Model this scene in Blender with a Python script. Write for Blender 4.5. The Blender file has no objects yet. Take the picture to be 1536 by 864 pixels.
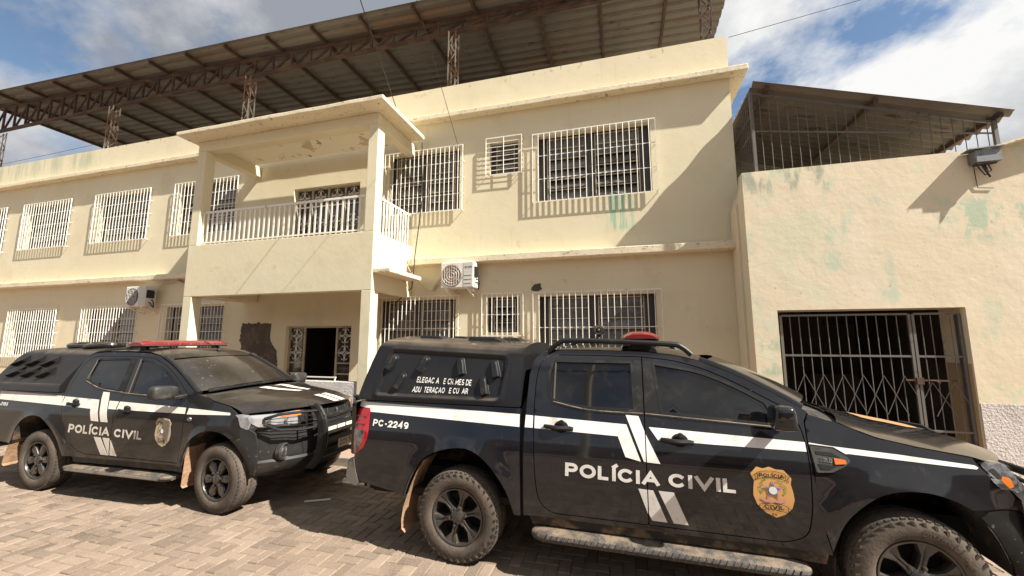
import bpy, bmesh, math, random
import numpy as np
from mathutils import Vector, Matrix
from mathutils.geometry import delaunay_2d_cdt
R = math.radians
random.seed(7); np.random.seed(7)
SC = bpy.context.scene
COL = SC.collection

# ------------------------------------------------------------------ camera
cd = bpy.data.cameras.new('camera'); cam = bpy.data.objects.new('camera', cd); COL.objects.link(cam)
cd.sensor_width = 36.0; cd.lens = 601.0/1536*36; cd.clip_start = 0.05; cd.clip_end = 2000
cam.location = (0, 0, 1.94); cam.rotation_euler = (R(90+7.44), 0, R(15.42))
SC.camera = cam

# ------------------------------------------------------------------ world: sky with broken cloud
SUNV = Vector((1.0, -0.25, 1.074)).normalized()
SUN_EL = math.asin(SUNV.z); SUN_AZ = math.atan2(SUNV.x, SUNV.y)
w = bpy.data.worlds.new('World'); SC.world = w; w.use_nodes = True
nt = w.node_tree; N = nt.nodes; L = nt.links; N.clear()
def wn(t, **k):
    n = N.new(t)
    for a, b in k.items(): setattr(n, a, b)
    return n
sky = wn('ShaderNodeTexSky', sky_type='NISHITA', sun_disc=False, sun_elevation=SUN_EL, sun_rotation=SUN_AZ, altitude=100, air_density=1.25, dust_density=0.3, ozone_density=2.0)
tc = wn('ShaderNodeTexCoord')
sep = wn('ShaderNodeSeparateXYZ'); L.new(tc.outputs['Generated'], sep.inputs[0])
zz = wn('ShaderNodeMath', operation='MAXIMUM'); L.new(sep.outputs['Z'], zz.inputs[0]); zz.inputs[1].default_value = 0.0
za = wn('ShaderNodeMath', operation='ADD'); L.new(zz.outputs[0], za.inputs[0]); za.inputs[1].default_value = 0.5
dx = wn('ShaderNodeMath', operation='DIVIDE'); L.new(sep.outputs['X'], dx.inputs[0]); L.new(za.outputs[0], dx.inputs[1])
dy = wn('ShaderNodeMath', operation='DIVIDE'); L.new(sep.outputs['Y'], dy.inputs[0]); L.new(za.outputs[0], dy.inputs[1])
cb = wn('ShaderNodeCombineXYZ'); L.new(dx.outputs[0], cb.inputs[0]); L.new(dy.outputs[0], cb.inputs[1])
mp = wn('ShaderNodeMapping'); L.new(cb.outputs[0], mp.inputs[0]); mp.inputs['Location'].default_value = (23.97346, 9.77718, 0.0)
n1 = wn('ShaderNodeTexNoise'); L.new(mp.outputs[0], n1.inputs['Vector'])
n1.inputs['Scale'].default_value = 1.05; n1.inputs['Detail'].default_value = 10; n1.inputs['Roughness'].default_value = 0.60; n1.inputs['Distortion'].default_value = 0.15
cr = wn('ShaderNodeValToRGB'); L.new(n1.outputs['Fac'], cr.inputs[0])
cr.color_ramp.elements[0].position = 0.405; cr.color_ramp.elements[0].color = (0, 0, 0, 1)
cr.color_ramp.elements[1].position = 0.475; cr.color_ramp.elements[1].color = (1, 1, 1, 1)
# thick parts of a cloud are greyer underneath
n2 = wn('ShaderNodeTexNoise'); L.new(mp.outputs[0], n2.inputs['Vector'])
n2.inputs['Scale'].default_value = 1.5; n2.inputs['Detail'].default_value = 9; n2.inputs['Roughness'].default_value = 0.6
cr2 = wn('ShaderNodeValToRGB'); L.new(n2.outputs['Fac'], cr2.inputs[0])
cr2.color_ramp.elements[0].position = 0.405; cr2.color_ramp.elements[0].color = (7.9, 7.85, 7.75, 1)
cr2.color_ramp.elements[1].position = 0.60; cr2.color_ramp.elements[1].color = (2.7, 2.9, 3.3, 1)
mx = wn('ShaderNodeMix', data_type='RGBA'); L.new(cr.outputs[0], mx.inputs[0]); L.new(sky.outputs[0], mx.inputs[6]); L.new(cr2.outputs[0], mx.inputs[7])
bg = wn('ShaderNodeBackground'); L.new(mx.outputs[2], bg.inputs[0]); bg.inputs[1].default_value = 0.05
wo = wn('ShaderNodeOutputWorld'); L.new(bg.outputs[0], wo.inputs[0])

# ------------------------------------------------------------------ sun
sl = bpy.data.lights.new('sun', 'SUN'); sl.energy = 5.0; sl.angle = R(0.53); sl.color = (1.0, 0.945, 0.855)
so = bpy.data.objects.new('sun', sl); COL.objects.link(so); so.location = (20, -6, 25)
so.rotation_euler = (-SUNV).to_track_quat('-Z', 'Y').to_euler()
vs = SC.view_settings; vs.view_transform = 'Standard'; vs.look = 'None'; vs.exposure = 1.30; vs.gamma = 1.0; vs.use_curve_mapping = False

# ------------------------------------------------------------------ material helpers
def mat(name, base, rough=0.6, metal=0.0, coat=0.0, var=None, bump=None, spec=0.5, emit=None):
    """var: list of (scale, detail, lo, hi, colour[, stretch]) noise-masked colour layers; bump: list of (scale, detail, distance)"""
    m = bpy.data.materials.new(name); m.use_nodes = True
    nt = m.node_tree; nd = nt.nodes; ln = nt.links
    b = nd['Principled BSDF']; b.inputs['Roughness'].default_value = rough; b.inputs['Metallic'].default_value = metal
    b.inputs['Coat Weight'].default_value = coat; b.inputs['Coat Roughness'].default_value = 0.06
    b.inputs['Specular IOR Level'].default_value = spec
    b.inputs['Base Color'].default_value = (*base, 1)
    if emit:
        b.inputs['Emission Color'].default_value = (*emit[0], 1); b.inputs['Emission Strength'].default_value = emit[1]
    tcn = nd.new('ShaderNodeTexCoord')
    m['_tc'] = 1
    prev = None
    for layer in (var or []):
        sc_, det, lo, hi, colr = layer[:5]
        st = layer[5] if len(layer) > 5 else (1, 1, 1)
        mpn = nd.new('ShaderNodeMapping'); ln.new(tcn.outputs['Object'], mpn.inputs[0])
        mpn.inputs['Scale'].default_value = st; mpn.inputs['Location'].default_value = (random.random()*9, random.random()*9, random.random()*9)
        nz = nd.new('ShaderNodeTexNoise'); ln.new(mpn.outputs[0], nz.inputs['Vector'])
        nz.inputs['Scale'].default_value = sc_; nz.inputs['Detail'].default_value = det; nz.inputs['Roughness'].default_value = 0.6
        mr = nd.new('ShaderNodeMapRange'); mr.interpolation_type = 'SMOOTHSTEP'; ln.new(nz.outputs['Fac'], mr.inputs[0])
        mr.inputs[1].default_value = lo; mr.inputs[2].default_value = hi
        if len(layer) > 6 and layer[6]:
            fac = layer[6](nd, ln, tcn, mr.outputs[0])
        else: fac = mr.outputs[0]
        mix = nd.new('ShaderNodeMix'); mix.data_type = 'RGBA'; ln.new(fac, mix.inputs[0])
        if prev is None: mix.inputs[6].default_value = (*base, 1)
        else: ln.new(prev, mix.inputs[6])
        mix.inputs[7].default_value = (*colr, 1); prev = mix.outputs[2]
    if prev is not None: ln.new(prev, b.inputs['Base Color'])
    nrm = None
    for sc_, det, dist in (bump or []):
        nz = nd.new('ShaderNodeTexNoise'); ln.new(tcn.outputs['Object'], nz.inputs['Vector'])
        nz.inputs['Scale'].default_value = sc_; nz.inputs['Detail'].default_value = det; nz.inputs['Roughness'].default_value = 0.6
        bp = nd.new('ShaderNodeBump'); bp.inputs['Distance'].default_value = dist; bp.inputs['Strength'].default_value = 1.0
        ln.new(nz.outputs['Fac'], bp.inputs['Height'])
        if nrm: ln.new(nrm, bp.inputs['Normal'])
        nrm = bp.outputs[0]
    if nrm: ln.new(nrm, b.inputs['Normal'])
    return m
# mask multipliers used with var layers (dirt that lies where dirt lies)
def by_axis(axis, lo, hi, pw=1.0, k=1.0):
    def f(nd, ln, tcn, fac):
        s = nd.new('ShaderNodeSeparateXYZ'); ln.new(tcn.outputs['Object'], s.inputs[0])
        r = nd.new('ShaderNodeMapRange'); r.interpolation_type = 'SMOOTHSTEP'; ln.new(s.outputs[axis], r.inputs[0])
        r.inputs[1].default_value = lo; r.inputs[2].default_value = hi
        m = nd.new('ShaderNodeMath'); m.operation = 'MULTIPLY'; ln.new(fac, m.inputs[0]); ln.new(r.outputs[0], m.inputs[1])
        m2 = nd.new('ShaderNodeMath'); m2.operation = 'MULTIPLY'; ln.new(m.outputs[0], m2.inputs[0]); m2.inputs[1].default_value = k
        return m2.outputs[0]
    return f
def by_up(lo, hi, k=1.0):
    def f(nd, ln, tcn, fac):
        g = nd.new('ShaderNodeNewGeometry')
        s = nd.new('ShaderNodeSeparateXYZ'); ln.new(g.outputs['True Normal'], s.inputs[0])
        r = nd.new('ShaderNodeMapRange'); r.interpolation_type = 'SMOOTHSTEP'; ln.new(s.outputs[2], r.inputs[0])
        r.inputs[1].default_value = lo; r.inputs[2].default_value = hi
        m = nd.new('ShaderNodeMath'); m.operation = 'MULTIPLY'; ln.new(fac, m.inputs[0]); ln.new(r.outputs[0], m.inputs[1])
        m2 = nd.new('ShaderNodeMath'); m2.operation = 'MULTIPLY'; ln.new(m.outputs[0], m2.inputs[0]); m2.inputs[1].default_value = k
        return m2.outputs[0]
    return f
def by_box(x0, x1, z0, z1, soft=0.3, k=1.0):
    def f(nd, ln, tcn, fac):
        s = nd.new('ShaderNodeSeparateXYZ'); ln.new(tcn.outputs['Object'], s.inputs[0]); cur = fac
        for ax, a, b in ((0, x0, x0+soft), (0, x1, x1-soft), (2, z0, z0+soft), (2, z1, z1-soft)):
            r = nd.new('ShaderNodeMapRange'); r.interpolation_type = 'SMOOTHSTEP'; ln.new(s.outputs[ax], r.inputs[0])
            if a < b: r.inputs[1].default_value = a; r.inputs[2].default_value = b
            else:
                r.inputs[1].default_value = b; r.inputs[2].default_value = a; r.inputs[3].default_value = 1; r.inputs[4].default_value = 0
            m = nd.new('ShaderNodeMath'); m.operation = 'MULTIPLY'; ln.new(cur, m.inputs[0]); ln.new(r.outputs[0], m.inputs[1]); cur = m.outputs[0]
        m = nd.new('ShaderNodeMath'); m.operation = 'MULTIPLY'; ln.new(cur, m.inputs[0]); m.inputs[1].default_value = k
        return m.outputs[0]
    return f

# ------------------------------------------------------------------ object helpers
def tag(o, label=None, cat=None, group=None, kind=None):
    if label: o['label'] = label
    if cat: o['category'] = cat
    if group: o['group'] = group
    if kind: o['kind'] = kind
    return o
def empty(name, loc=(0, 0, 0), rz=0, label=None, cat=None, group=None):
    o = bpy.data.objects.new(name, None); COL.objects.link(o); o.location = loc; o.rotation_euler = (0, 0, rz); o.empty_display_size = 0.3
    return tag(o, label, cat, group)
def place(o, parent, world=True):
    """vertices written in world coordinates stay there under a parent standing at its base"""
    if parent is not None:
        o.parent = parent
        if world:
            r = parent
            off = Vector((0, 0, 0))
            while r is not None:
                if r.type == 'EMPTY': off += Vector(r.location); break
                r = r.parent
            if parent.type == 'EMPTY': o.location = -off
class MB:
    def __init__(s): s.v = []; s.f = []; s.m = []; s.mi = 0; s.sm = []
    def add(s, vs, fs, smooth=False):
        k = len(s.v); s.v += [tuple(map(float, p)) for p in vs]
        for f in fs: s.f.append(tuple(i+k for i in f)); s.m.append(s.mi); s.sm.append(smooth)
    def box(s, x0, x1, y0, y1, z0, z1):
        v = [(x, y, z) for z in (z0, z1) for y in (y0, y1) for x in (x0, x1)]
        s.add(v, [(0, 2, 3, 1), (4, 5, 7, 6), (0, 1, 5, 4), (2, 6, 7, 3), (0, 4, 6, 2), (1, 3, 7, 5)])
    def bar(s, a, b, wd, ht, up=(0, 0, 1)):
        a = Vector(a); b = Vector(b); d = (b-a).normalized(); u = Vector(up)
        if abs(d.dot(u)) > 0.98: u = Vector((0, 1, 0))
        r = d.cross(u).normalized(); u = r.cross(d).normalized()
        v = [p + r*sx*wd/2 + u*sy*ht/2 for p in (a, b) for sx, sy in ((-1, -1), (1, -1), (1, 1), (-1, 1))]
        s.add(v, [(0, 1, 2, 3), (7, 6, 5, 4), (0, 4, 5, 1), (1, 5, 6, 2), (2, 6, 7, 3), (3, 7, 4, 0)])
    def tube(s, pts, r, n=8, caps=True, smooth=True):
        pts = [Vector(p) for p in pts]; k = len(pts); rs = r if isinstance(r, (list, tuple)) else [r]*k
        vs = []; u = None
        for i, p in enumerate(pts):
            d = (pts[min(i+1, k-1)] - pts[max(i-1, 0)]).normalized()
            if u is None:
                u = Vector((0, 0, 1)) if abs(d.z) < 0.9 else Vector((0, 1, 0))
            u = (u - d*u.dot(d)).normalized(); q = d.cross(u)
            for j in range(n):
                a = 2*math.pi*j/n; vs.append(p + (u*math.cos(a) + q*math.sin(a))*rs[i])
        fs = [(i*n+j, i*n+(j+1) % n, (i+1)*n+(j+1) % n, (i+1)*n+j) for i in range(k-1) for j in range(n)]
        s.add(vs, fs, smooth)
        if caps: s.add(vs[:n], [tuple(range(n-1, -1, -1))]); s.add(vs[-n:], [tuple(range(n))])
    def lathe(s, prof, n=48, c=(0, 0, 0), axis='y', smooth=True, a0=0, a1=2*math.pi):
        """prof: (radius, offset along axis)"""
        full = abs(a1-a0-2*math.pi) < 1e-6; k = n if full else n+1; vs = []
        for r, t in prof:
            for j in range(k):
                a = a0 + (a1-a0)*j/n; ca, sa = r*math.cos(a), r*math.sin(a)
                vs.append({'y': (c[0]+ca, c[1]+t, c[2]+sa), 'z': (c[0]+ca, c[1]+sa, c[2]+t), 'x': (c[0]+t, c[1]+ca, c[2]+sa)}[axis])
        fs = []
        for i in range(len(prof)-1):
            for j in range(n if full else n):
                j2 = (j+1) % k if full else j+1
                fs.append((i*k+j, i*k+j2, (i+1)*k+j2, (i+1)*k+j))
        s.add(vs, fs, smooth)
    def prism(s, poly, fn, t0, t1, smooth=False):
        """extrude 2D polygon; fn(u, v, t) -> 3D"""
        n = len(poly); vs = [fn(u, v, t0) for u, v in poly] + [fn(u, v, t1) for u, v in poly]
        s.add(vs, [tuple(range(n-1, -1, -1)), tuple(range(n, 2*n))] + [(i, (i+1) % n, n+(i+1) % n, n+i) for i in range(n)], smooth)
    def grid(s, P, flip=False, smooth=True):
        """P: nu x nv x 3 array"""
        P = np.asarray(P, float); a, b = P.shape[:2]
        fs = []
        for i in range(a-1):
            for j in range(b-1):
                f = (i*b+j, (i+1)*b+j, (i+1)*b+j+1, i*b+j+1)
                fs.append(f[::-1] if flip else f)
        s.add(P.reshape(-1, 3), fs, smooth)
    def build(s, name, mats, parent=None, world=True, bevel=0, sharp=35, recalc=False):
        me = bpy.data.meshes.new(name); me.from_pydata(s.v, [], s.f)
        for m in (mats if isinstance(mats, (list, tuple)) else [mats]): me.materials.append(m)
        me.polygons.foreach_set('material_index', s.m)
        me.polygons.foreach_set('use_smooth', [True]*len(s.f) if any(s.sm) else s.sm)
        if recalc:
            bm = bmesh.new(); bm.from_mesh(me); bmesh.ops.recalc_face_normals(bm, faces=bm.faces); bm.to_mesh(me); bm.free()
        me.update()
        if any(s.sm) and sharp: me.set_sharp_from_angle(angle=R(sharp))
        o = bpy.data.objects.new(name, me); COL.objects.link(o)
        if bevel:
            bv = o.modifiers.new('bevel', 'BEVEL'); bv.width = bevel; bv.segments = 2; bv.limit_method = 'ANGLE'; bv.angle_limit = R(40)
        place(o, parent, world)
        return o
def copy_tree(o, parent=None):
    c = o.copy(); COL.objects.link(c)
    if parent is not None: c.parent = parent
    for ch in list(o.children): copy_tree(ch, c)
    return c
def wall_grid(mb, axis_fn, u0, u1, v0, v1, holes, depth):
    """flat wall with rectangular openings and their reveals; axis_fn(u, v, d) -> 3D, d into the wall"""
    us = sorted({u0, u1} | {h[0] for h in holes} | {h[1] for h in holes}); vs = sorted({v0, v1} | {h[2] for h in holes} | {h[3] for h in holes})
    us = [u for u in us if u0 <= u <= u1]; vs = [v for v in vs if v0 <= v <= v1]
    for i in range(len(us)-1):
        for j in range(len(vs)-1):
            cu, cv = (us[i]+us[i+1])/2, (vs[j]+vs[j+1])/2
            if any(h[0] < cu < h[1] and h[2] < cv < h[3] for h in holes): continue
            mb.add([axis_fn(us[i], vs[j], 0), axis_fn(us[i+1], vs[j], 0), axis_fn(us[i+1], vs[j+1], 0), axis_fn(us[i], vs[j+1], 0)], [(0, 1, 2, 3)])
    for a, b, c, d in holes:
        q = [(a, c), (b, c), (b, d), (a, d)]
        for k in range(4):
            p, r = q[k], q[(k+1) % 4]
            mb.add([axis_fn(*p, 0), axis_fn(*p, depth), axis_fn(*r, depth), axis_fn(*r, 0)], [(0, 1, 2, 3)])
def pip(pts, poly):
    pts = np.asarray(pts); x, y = pts[:, 0], pts[:, 1]; c = np.zeros(len(pts), bool); n = len(poly)
    for i in range(n):
        x1, y1 = poly[i]; x2, y2 = poly[i-1]
        if y1 == y2: continue
        k = ((y1 > y) != (y2 > y)) & (x < (x2-x1)*(y-y1)/(y2-y1)+x1); c ^= k
    return c
def densify(poly, h):
    o = []
    for i in range(len(poly)):
        a = np.array(poly[i], float); b = np.array(poly[(i+1) % len(poly)], float); n = max(1, int(math.ceil(np.hypot(*(b-a))/h)))
        o += [tuple(a+(b-a)*k/n) for k in range(n)]
    return o
def rounded(poly, r, n=4):
    """round the corners of a polygon"""
    o = []; k = len(poly); rs = r if isinstance(r, (list, tuple)) else [r]*k
    for i in range(k):
        p = np.array(poly[i], float); a = np.array(poly[i-1], float)-p; b = np.array(poly[(i+1) % k], float)-p
        la, lb = np.hypot(*a), np.hypot(*b); q = min(rs[i], la*.45, lb*.45)
        if q < 1e-4: o.append(tuple(p)); continue
        A = p+a/la*q; B = p+b/lb*q
        for t in np.linspace(0, 1, n+1): o.append(tuple((1-t)**2*A+2*t*(1-t)*p+t*t*B))
    return o
def inset(poly, d):
    """shrink a CCW polygon by d"""
    P = np.array(poly, float); n = len(P)
    area = 0.5*sum(P[i][0]*P[(i+1) % n][1]-P[(i+1) % n][0]*P[i][1] for i in range(n)); s = 1 if area > 0 else -1
    o = []
    for i in range(n):
        a = P[i]-P[i-1]; b = P[(i+1) % n]-P[i]
        na = np.array([-a[1], a[0]])/max(1e-9, np.hypot(*a)); nb = np.array([-b[1], b[0]])/max(1e-9, np.hypot(*b))
        m = na+nb; l = np.hypot(*m); m = m/l if l > 1e-6 else na
        o.append(tuple(P[i]+s*m*d/max(0.5, m@na)))
    return o
def cdt(outer, holes=(), h=0.05):
    loops = [densify(outer, h)]+[densify(q, h) for q in holes]
    pts = []; edges = []
    for lp in loops:
        k = len(pts); pts += lp; edges += [(k+i, k+(i+1) % len(lp)) for i in range(len(lp))]
    B = np.array(pts); mn, mxx = B.min(0), B.max(0)
    gy = np.arange(mn[1]+h*.4, mxx[1], h*.87); G = []
    for j, yv in enumerate(gy):
        for xv in np.arange(mn[0]+(h*.5 if j % 2 else h*.25), mxx[0], h): G.append((xv, yv))
    if G:
        G = np.array(G); ins = pip(G, loops[0])
        for lp in loops[1:]: ins &= ~pip(G, lp)
        G = G[ins]
        if len(G):
            dmin = np.full(len(G), 9.)
            for a, b in edges:
                A = B[a]; D = B[b]-A; t = np.clip(((G-A)@D)/max(1e-12, D@D), 0, 1); dmin = np.minimum(dmin, np.hypot(*(G-A-t[:, None]*D).T))
            pts += [tuple(g) for g in G[dmin > h*.45]]
    v, e, f, *_ = delaunay_2d_cdt([Vector(p) for p in pts], edges, [], 0, 1e-6)
    V = np.array([tuple(p) for p in v]); F = np.array([t for t in f if len(t) == 3])
    c = V[F].mean(1); ok = pip(c, loops[0])
    for lp in loops[1:]: ok &= ~pip(c, lp)
    F = F[ok]; T = V[F]
    ar = (T[:, 1, 0]-T[:, 0, 0])*(T[:, 2, 1]-T[:, 0, 1])-(T[:, 2, 0]-T[:, 0, 0])*(T[:, 1, 1]-T[:, 0, 1])
    F = F[np.abs(ar) > 1e-10]; ar = ar[np.abs(ar) > 1e-10]
    F[ar < 0] = F[ar < 0][:, ::-1]
    return V, F
def panel(mb, outer, fn, holes=(), h=0.05, thick=0.015, inward=(0, 1, 0), flip=False):
    """triangulated sheet over a 2D outline mapped through fn(u, v) -> 3D, with its edge turned in"""
    V, F = cdt(outer, holes, h)
    P = [fn(a, b) for a, b in V]
    fs = [tuple(t[::-1]) if flip else tuple(t) for t in F.tolist()]
    mb.add(P, fs, True)
    if thick:
        cnt = {}
        for t in F.tolist():
            for a, b in ((t[0], t[1]), (t[1], t[2]), (t[2], t[0])): cnt[(a, b)] = 1
        iw = Vector(inward)*thick
        for a, b in cnt:
            if (b, a) in cnt: continue
            A, Bv = Vector(P[a]), Vector(P[b]); q = [A, A+iw, Bv+iw, Bv]
            mb.add(q, [(3, 2, 1, 0) if flip else (0, 1, 2, 3)], False)
# heavy block lettering drawn as strokes: polylines in a box of given width and unit height
def _arc(cx, cy, rx, ry, a0, a1, n=9): return [(cx+rx*math.cos(R(a)), cy+ry*math.sin(R(a))) for a in np.linspace(a0, a1, n)]
_O = lambda w: _arc(w/2, .5, w/2, .5, 90, 450, 25)
_C = lambda w: _arc(w/2, .5, w/2, .5, 48, 312, 17)
GLY = {
 'A': (.86, [[(0, 0), (.43, 1), (.86, 0)], [(.18, .30), (.68, .30)]]), 'B': (.68, [[(0, 0), (0, 1), (.38, 1)]+_arc(.38, .76, .26, .24, 90, -90)+[(0, .52)], [(.38, .52)]+_arc(.40, .26, .28, .26, 90, -90)+[(0, 0)]]),
 'C': (.80, [_C(.80)]), 'Ç': (.80, [_C(.80), [(.42, 0), (.42, -.16), (.30, -.24)]]), 'D': (.74, [[(0, 0), (0, 1), (.30, 1)]+_arc(.30, .5, .44, .5, 90, -90)+[(0, 0)]]),
 'E': (.60, [[(.60, 1), (0, 1), (0, 0), (.60, 0)], [(0, .52), (.52, .52)]]), 'G': (.84, [_arc(.42, .5, .42, .5, 50, 340, 17)+[(.82, .45), (.48, .45)]]), 'H': (.70, [[(0, 0), (0, 1)], [(.70, 0), (.70, 1)], [(0, .5), (.70, .5)]]),
 'I': (0, [[(0, 0), (0, 1)]]), 'Í': (0, [[(0, 0), (0, 1)], [(-.02, 1.20), (.14, 1.36)]]), 'J': (.5, [[(.5, 1), (.5, .28)]+_arc(.25, .26, .25, .26, 0, -170)]), 'L': (.58, [[(0, 1), (0, 0), (.58, 0)]]),
 'M': (.86, [[(0, 0), (0, 1), (.43, .22), (.86, 1), (.86, 0)]]), 'N': (.72, [[(0, 0), (0, 1), (.72, 0), (.72, 1)]]), 'O': (.86, [_O(.86)]), 'P': (.64, [[(0, 0), (0, 1), (.36, 1)]+_arc(.36, .72, .28, .28, 90, -90)+[(0, .44)]]),
 'R': (.68, [[(0, 0), (0, 1), (.38, 1)]+_arc(.38, .74, .27, .26, 90, -90)+[(0, .48)], [(.34, .46), (.68, 0)]]), 'S': (.64, [_arc(.32, .75, .30, .25, 40, 270, 12)+_arc(.32, .25, .32, .25, 90, -145, 12)]),
 'T': (.70, [[(0, 1), (.70, 1)], [(.35, 1), (.35, 0)]]), 'U': (.70, [[(0, 1), (0, .32)]+_arc(.35, .32, .35, .32, 180, 360)+[(.70, 1)]]), 'V': (.86, [[(0, 1), (.43, 0), (.86, 1)]]),
 'X': (.7, [[(0, 0), (.7, 1)], [(0, 1), (.7, 0)]]), '-': (.34, [[(0, .40), (.34, .40)]]), '.': (0, [[(0, 0), (0, .02)]]),
 '0': (.60, [_O(.60)]), '1': (.24, [[(0, .80), (.24, 1), (.24, 0)]]), '2': (.58, [_arc(.29, .72, .29, .28, 165, -20, 10)+[(.02, 0), (.60, 0)]]), '4': (.66, [[(.48, 0), (.48, 1), (0, .30), (.66, .30)]]),
 '5': (.58, [[(.54, 1), (.08, 1), (.04, .54)]+_arc(.28, .31, .31, .31, 120, -150, 12)]), '9': (.60, [_arc(.30, .68, .30, .32, -20, 340, 18), [(.60, .66)]+_arc(.28, .34, .32, .34, 20, -120, 9)]), ' ': (.16, [])}
_tx = {}
def text2d(body, bold=0.03):
    """triangulated lettering in a unit frame: x 0..1 over the width, y in cap heights"""
    if (body, bold) in _tx: return _tx[(body, bold)]
    th = .13+bold*3.2; h = th/2; x = 0; VV = []; FF = []
    for ch in body:
        wd, strokes = GLY[ch]; loops = []
        for st in strokes:
            P = np.array([(px, h+py*(1-th)) for px, py in st]); P = P[np.r_[True, np.hypot(*np.diff(P, axis=0).T) > 1e-4]]; closed = np.hypot(*(P[0]-P[-1])) < 1e-3 and len(P) > 4
            if closed: P = P[:-1]
            n = len(P); Lf = []; Rt = []
            for i in range(n):
                a = P[i]-P[i-1] if (i > 0 or closed) else P[1]-P[0]; b = P[(i+1) % n]-P[i] if (i < n-1 or closed) else P[-1]-P[-2]
                a = a/np.hypot(*a); b = b/np.hypot(*b); na = np.array([-a[1], a[0]]); nb = np.array([-b[1], b[0]]); m_ = na+nb; m_ /= max(1e-6, np.hypot(*m_)); k = h/max(.30, m_@na)
                e = np.zeros(2)
                if not closed and i in (0, n-1):
                    dv = -a if i == 0 else b
                    # square the ends off on the letter's box
                    if abs(dv[1]) > .5: e = dv*(h if abs(dv[1]) > .98 else h*.9)
                    elif len(P) < 9 or True: e = dv*(h if ch in 'ELT-4I' and False else 0)
                Lf.append(P[i]+m_*k+e); Rt.append(P[i]-m_*k+e)
            if closed: loops.append(([tuple(p) for p in Lf], [tuple(p) for p in Rt]))
            else: loops.append(([tuple(p) for p in Lf]+[tuple(p) for p in Rt[::-1]], None))
        pts = []; ed = []
        for A_, B_ in loops:
            for lp in ([A_, B_] if B_ else [A_]):
                k = len(pts); pts += lp; ed += [(k+i, k+(i+1) % len(lp)) for i in range(len(lp))]
        if pts:
            v, e, f, *_ = delaunay_2d_cdt([Vector(p) for p in pts], ed, [], 0, 1e-6); V = np.array([tuple(p) for p in v]); F = [t for t in f if len(t) == 3]
            c = np.array([V[list(t)].mean(0) for t in F]); ok = np.zeros(len(F), bool)
            for A_, B_ in loops:
                if B_:
                    ia, ib = pip(c, A_), pip(c, B_); ok |= ia ^ ib
                else:
                    wn_ = np.zeros(len(c), bool)
                    # a stroke is the union of its segment quads
                    m2 = len(A_)//2
                    for i in range(m2-1): wn_ |= pip(c, [A_[i], A_[i+1], A_[-2-i], A_[-1-i]])
                    ok |= wn_
            k = sum(len(q) for q in VV); VV.append(V+np.array([x, 0])); FF += [tuple(i+k for i in F[j]) for j in range(len(F)) if ok[j]]
        x += wd+th+.13
    V = np.concatenate(VV); used = sorted({i for f in FF for i in f}); mp_ = {o_: i for i, o_ in enumerate(used)}; V = V[used]; FF = [tuple(mp_[i] for i in f) for f in FF]
    V[:, 0] = (V[:, 0]-V[:, 0].min())/np.ptp(V[:, 0])
    _tx[(body, bold)] = (V, FF); return V, FF
def letters(mb, body, quad, fn, bold=0.02, flip=False):
    """quad: BL, BR, TR, TL in the 2D frame of fn"""
    V, F = text2d(body, bold); q = [np.array(p, float) for p in quad]
    P = []
    for u, v in V:
        p = (q[0]*(1-u)+q[1]*u)*(1-v)+(q[3]*(1-u)+q[2]*u)*v; P.append(fn(*p))
    T = []
    for f in F:
        a, b, c = (V[i] for i in f)
        ar = (b[0]-a[0])*(c[1]-a[1])-(c[0]-a[0])*(b[1]-a[1])
        f = f if ar > 0 else f[::-1]
        T.append(f[::-1] if flip else f)
    mb.add(P, T, False)
def smooth_fn(xs, ys, k=0.04, n=600):
    X = np.linspace(xs[0], xs[-1], n); Y = np.interp(X, xs, ys); wd = max(1, int(k/(X[1]-X[0])))
    ker = np.hanning(2*wd+3); ker /= ker.sum(); pad = len(ker)//2
    Yp = np.concatenate([2*Y[0]-Y[pad:0:-1], Y, 2*Y[-1]-Y[-2:-pad-2:-1]]); Y = np.convolve(Yp, ker, 'valid')
    return lambda t: float(np.interp(t, X, Y))
# ================================================================== materials of the place
M = {}
CREAM = (0.66, 0.590, 0.412)
M['wall'] = mat('cream_plaster', CREAM, 0.85, var=[(0.45, 5, 0.45, 0.75, (0.70, 0.635, 0.46)), (1.1, 6, 0.52, 0.75, (0.61, 0.535, 0.365)), (3.0, 8, 0.62, 0.74, (0.57, 0.48, 0.32)), (1.3, 8, 0.60, 0.80, (0.58, 0.51, 0.365), (5, 1, 0.3)), (1.5, 9, 0.46, 0.62, (0.34, 0.29, 0.21), (2, 1, 1), by_axis(2, 0.9, 0.1, 1, 0.7)),
    (2.2, 7, 0.42, 0.56, (0.27, 0.47, 0.33), (8, 1, 0.6), by_box(-0.28, 0.34, 3.95, 4.85, 0.16, 0.85)),
    (1.2, 7, 0.42, 0.62, (0.36, 0.42, 0.30), (4, 1, 0.5), by_box(-26, -14.6, 6.85, 7.9, 0.5, 0.7)),
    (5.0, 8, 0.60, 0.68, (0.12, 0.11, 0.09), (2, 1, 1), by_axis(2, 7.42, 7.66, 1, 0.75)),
    (1.6, 6, 0.45, 0.70, (0.50, 0.50, 0.34), (1.5, 1, 0.5), by_box(-7.2, -6.0, 2.1, 3.0, 0.2, 0.45))],
    bump=[(2.2, 4, 0.006), (20, 5, 0.0013), (90, 3, 0.0005)])
M['trim'] = mat('weathered_plaster_slab', (0.68, 0.60, 0.43), 0.85, var=[(1.5, 6, 0.5, 0.75, (0.60, 0.51, 0.36)), (9, 9, 0.61, 0.67, (0.26, 0.225, 0.17), (1.0, 1, 2.2)), (18, 6, 0.60, 0.66, (0.40, 0.34, 0.25))],
    bump=[(3, 4, 0.01), (30, 5, 0.004)])
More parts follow.
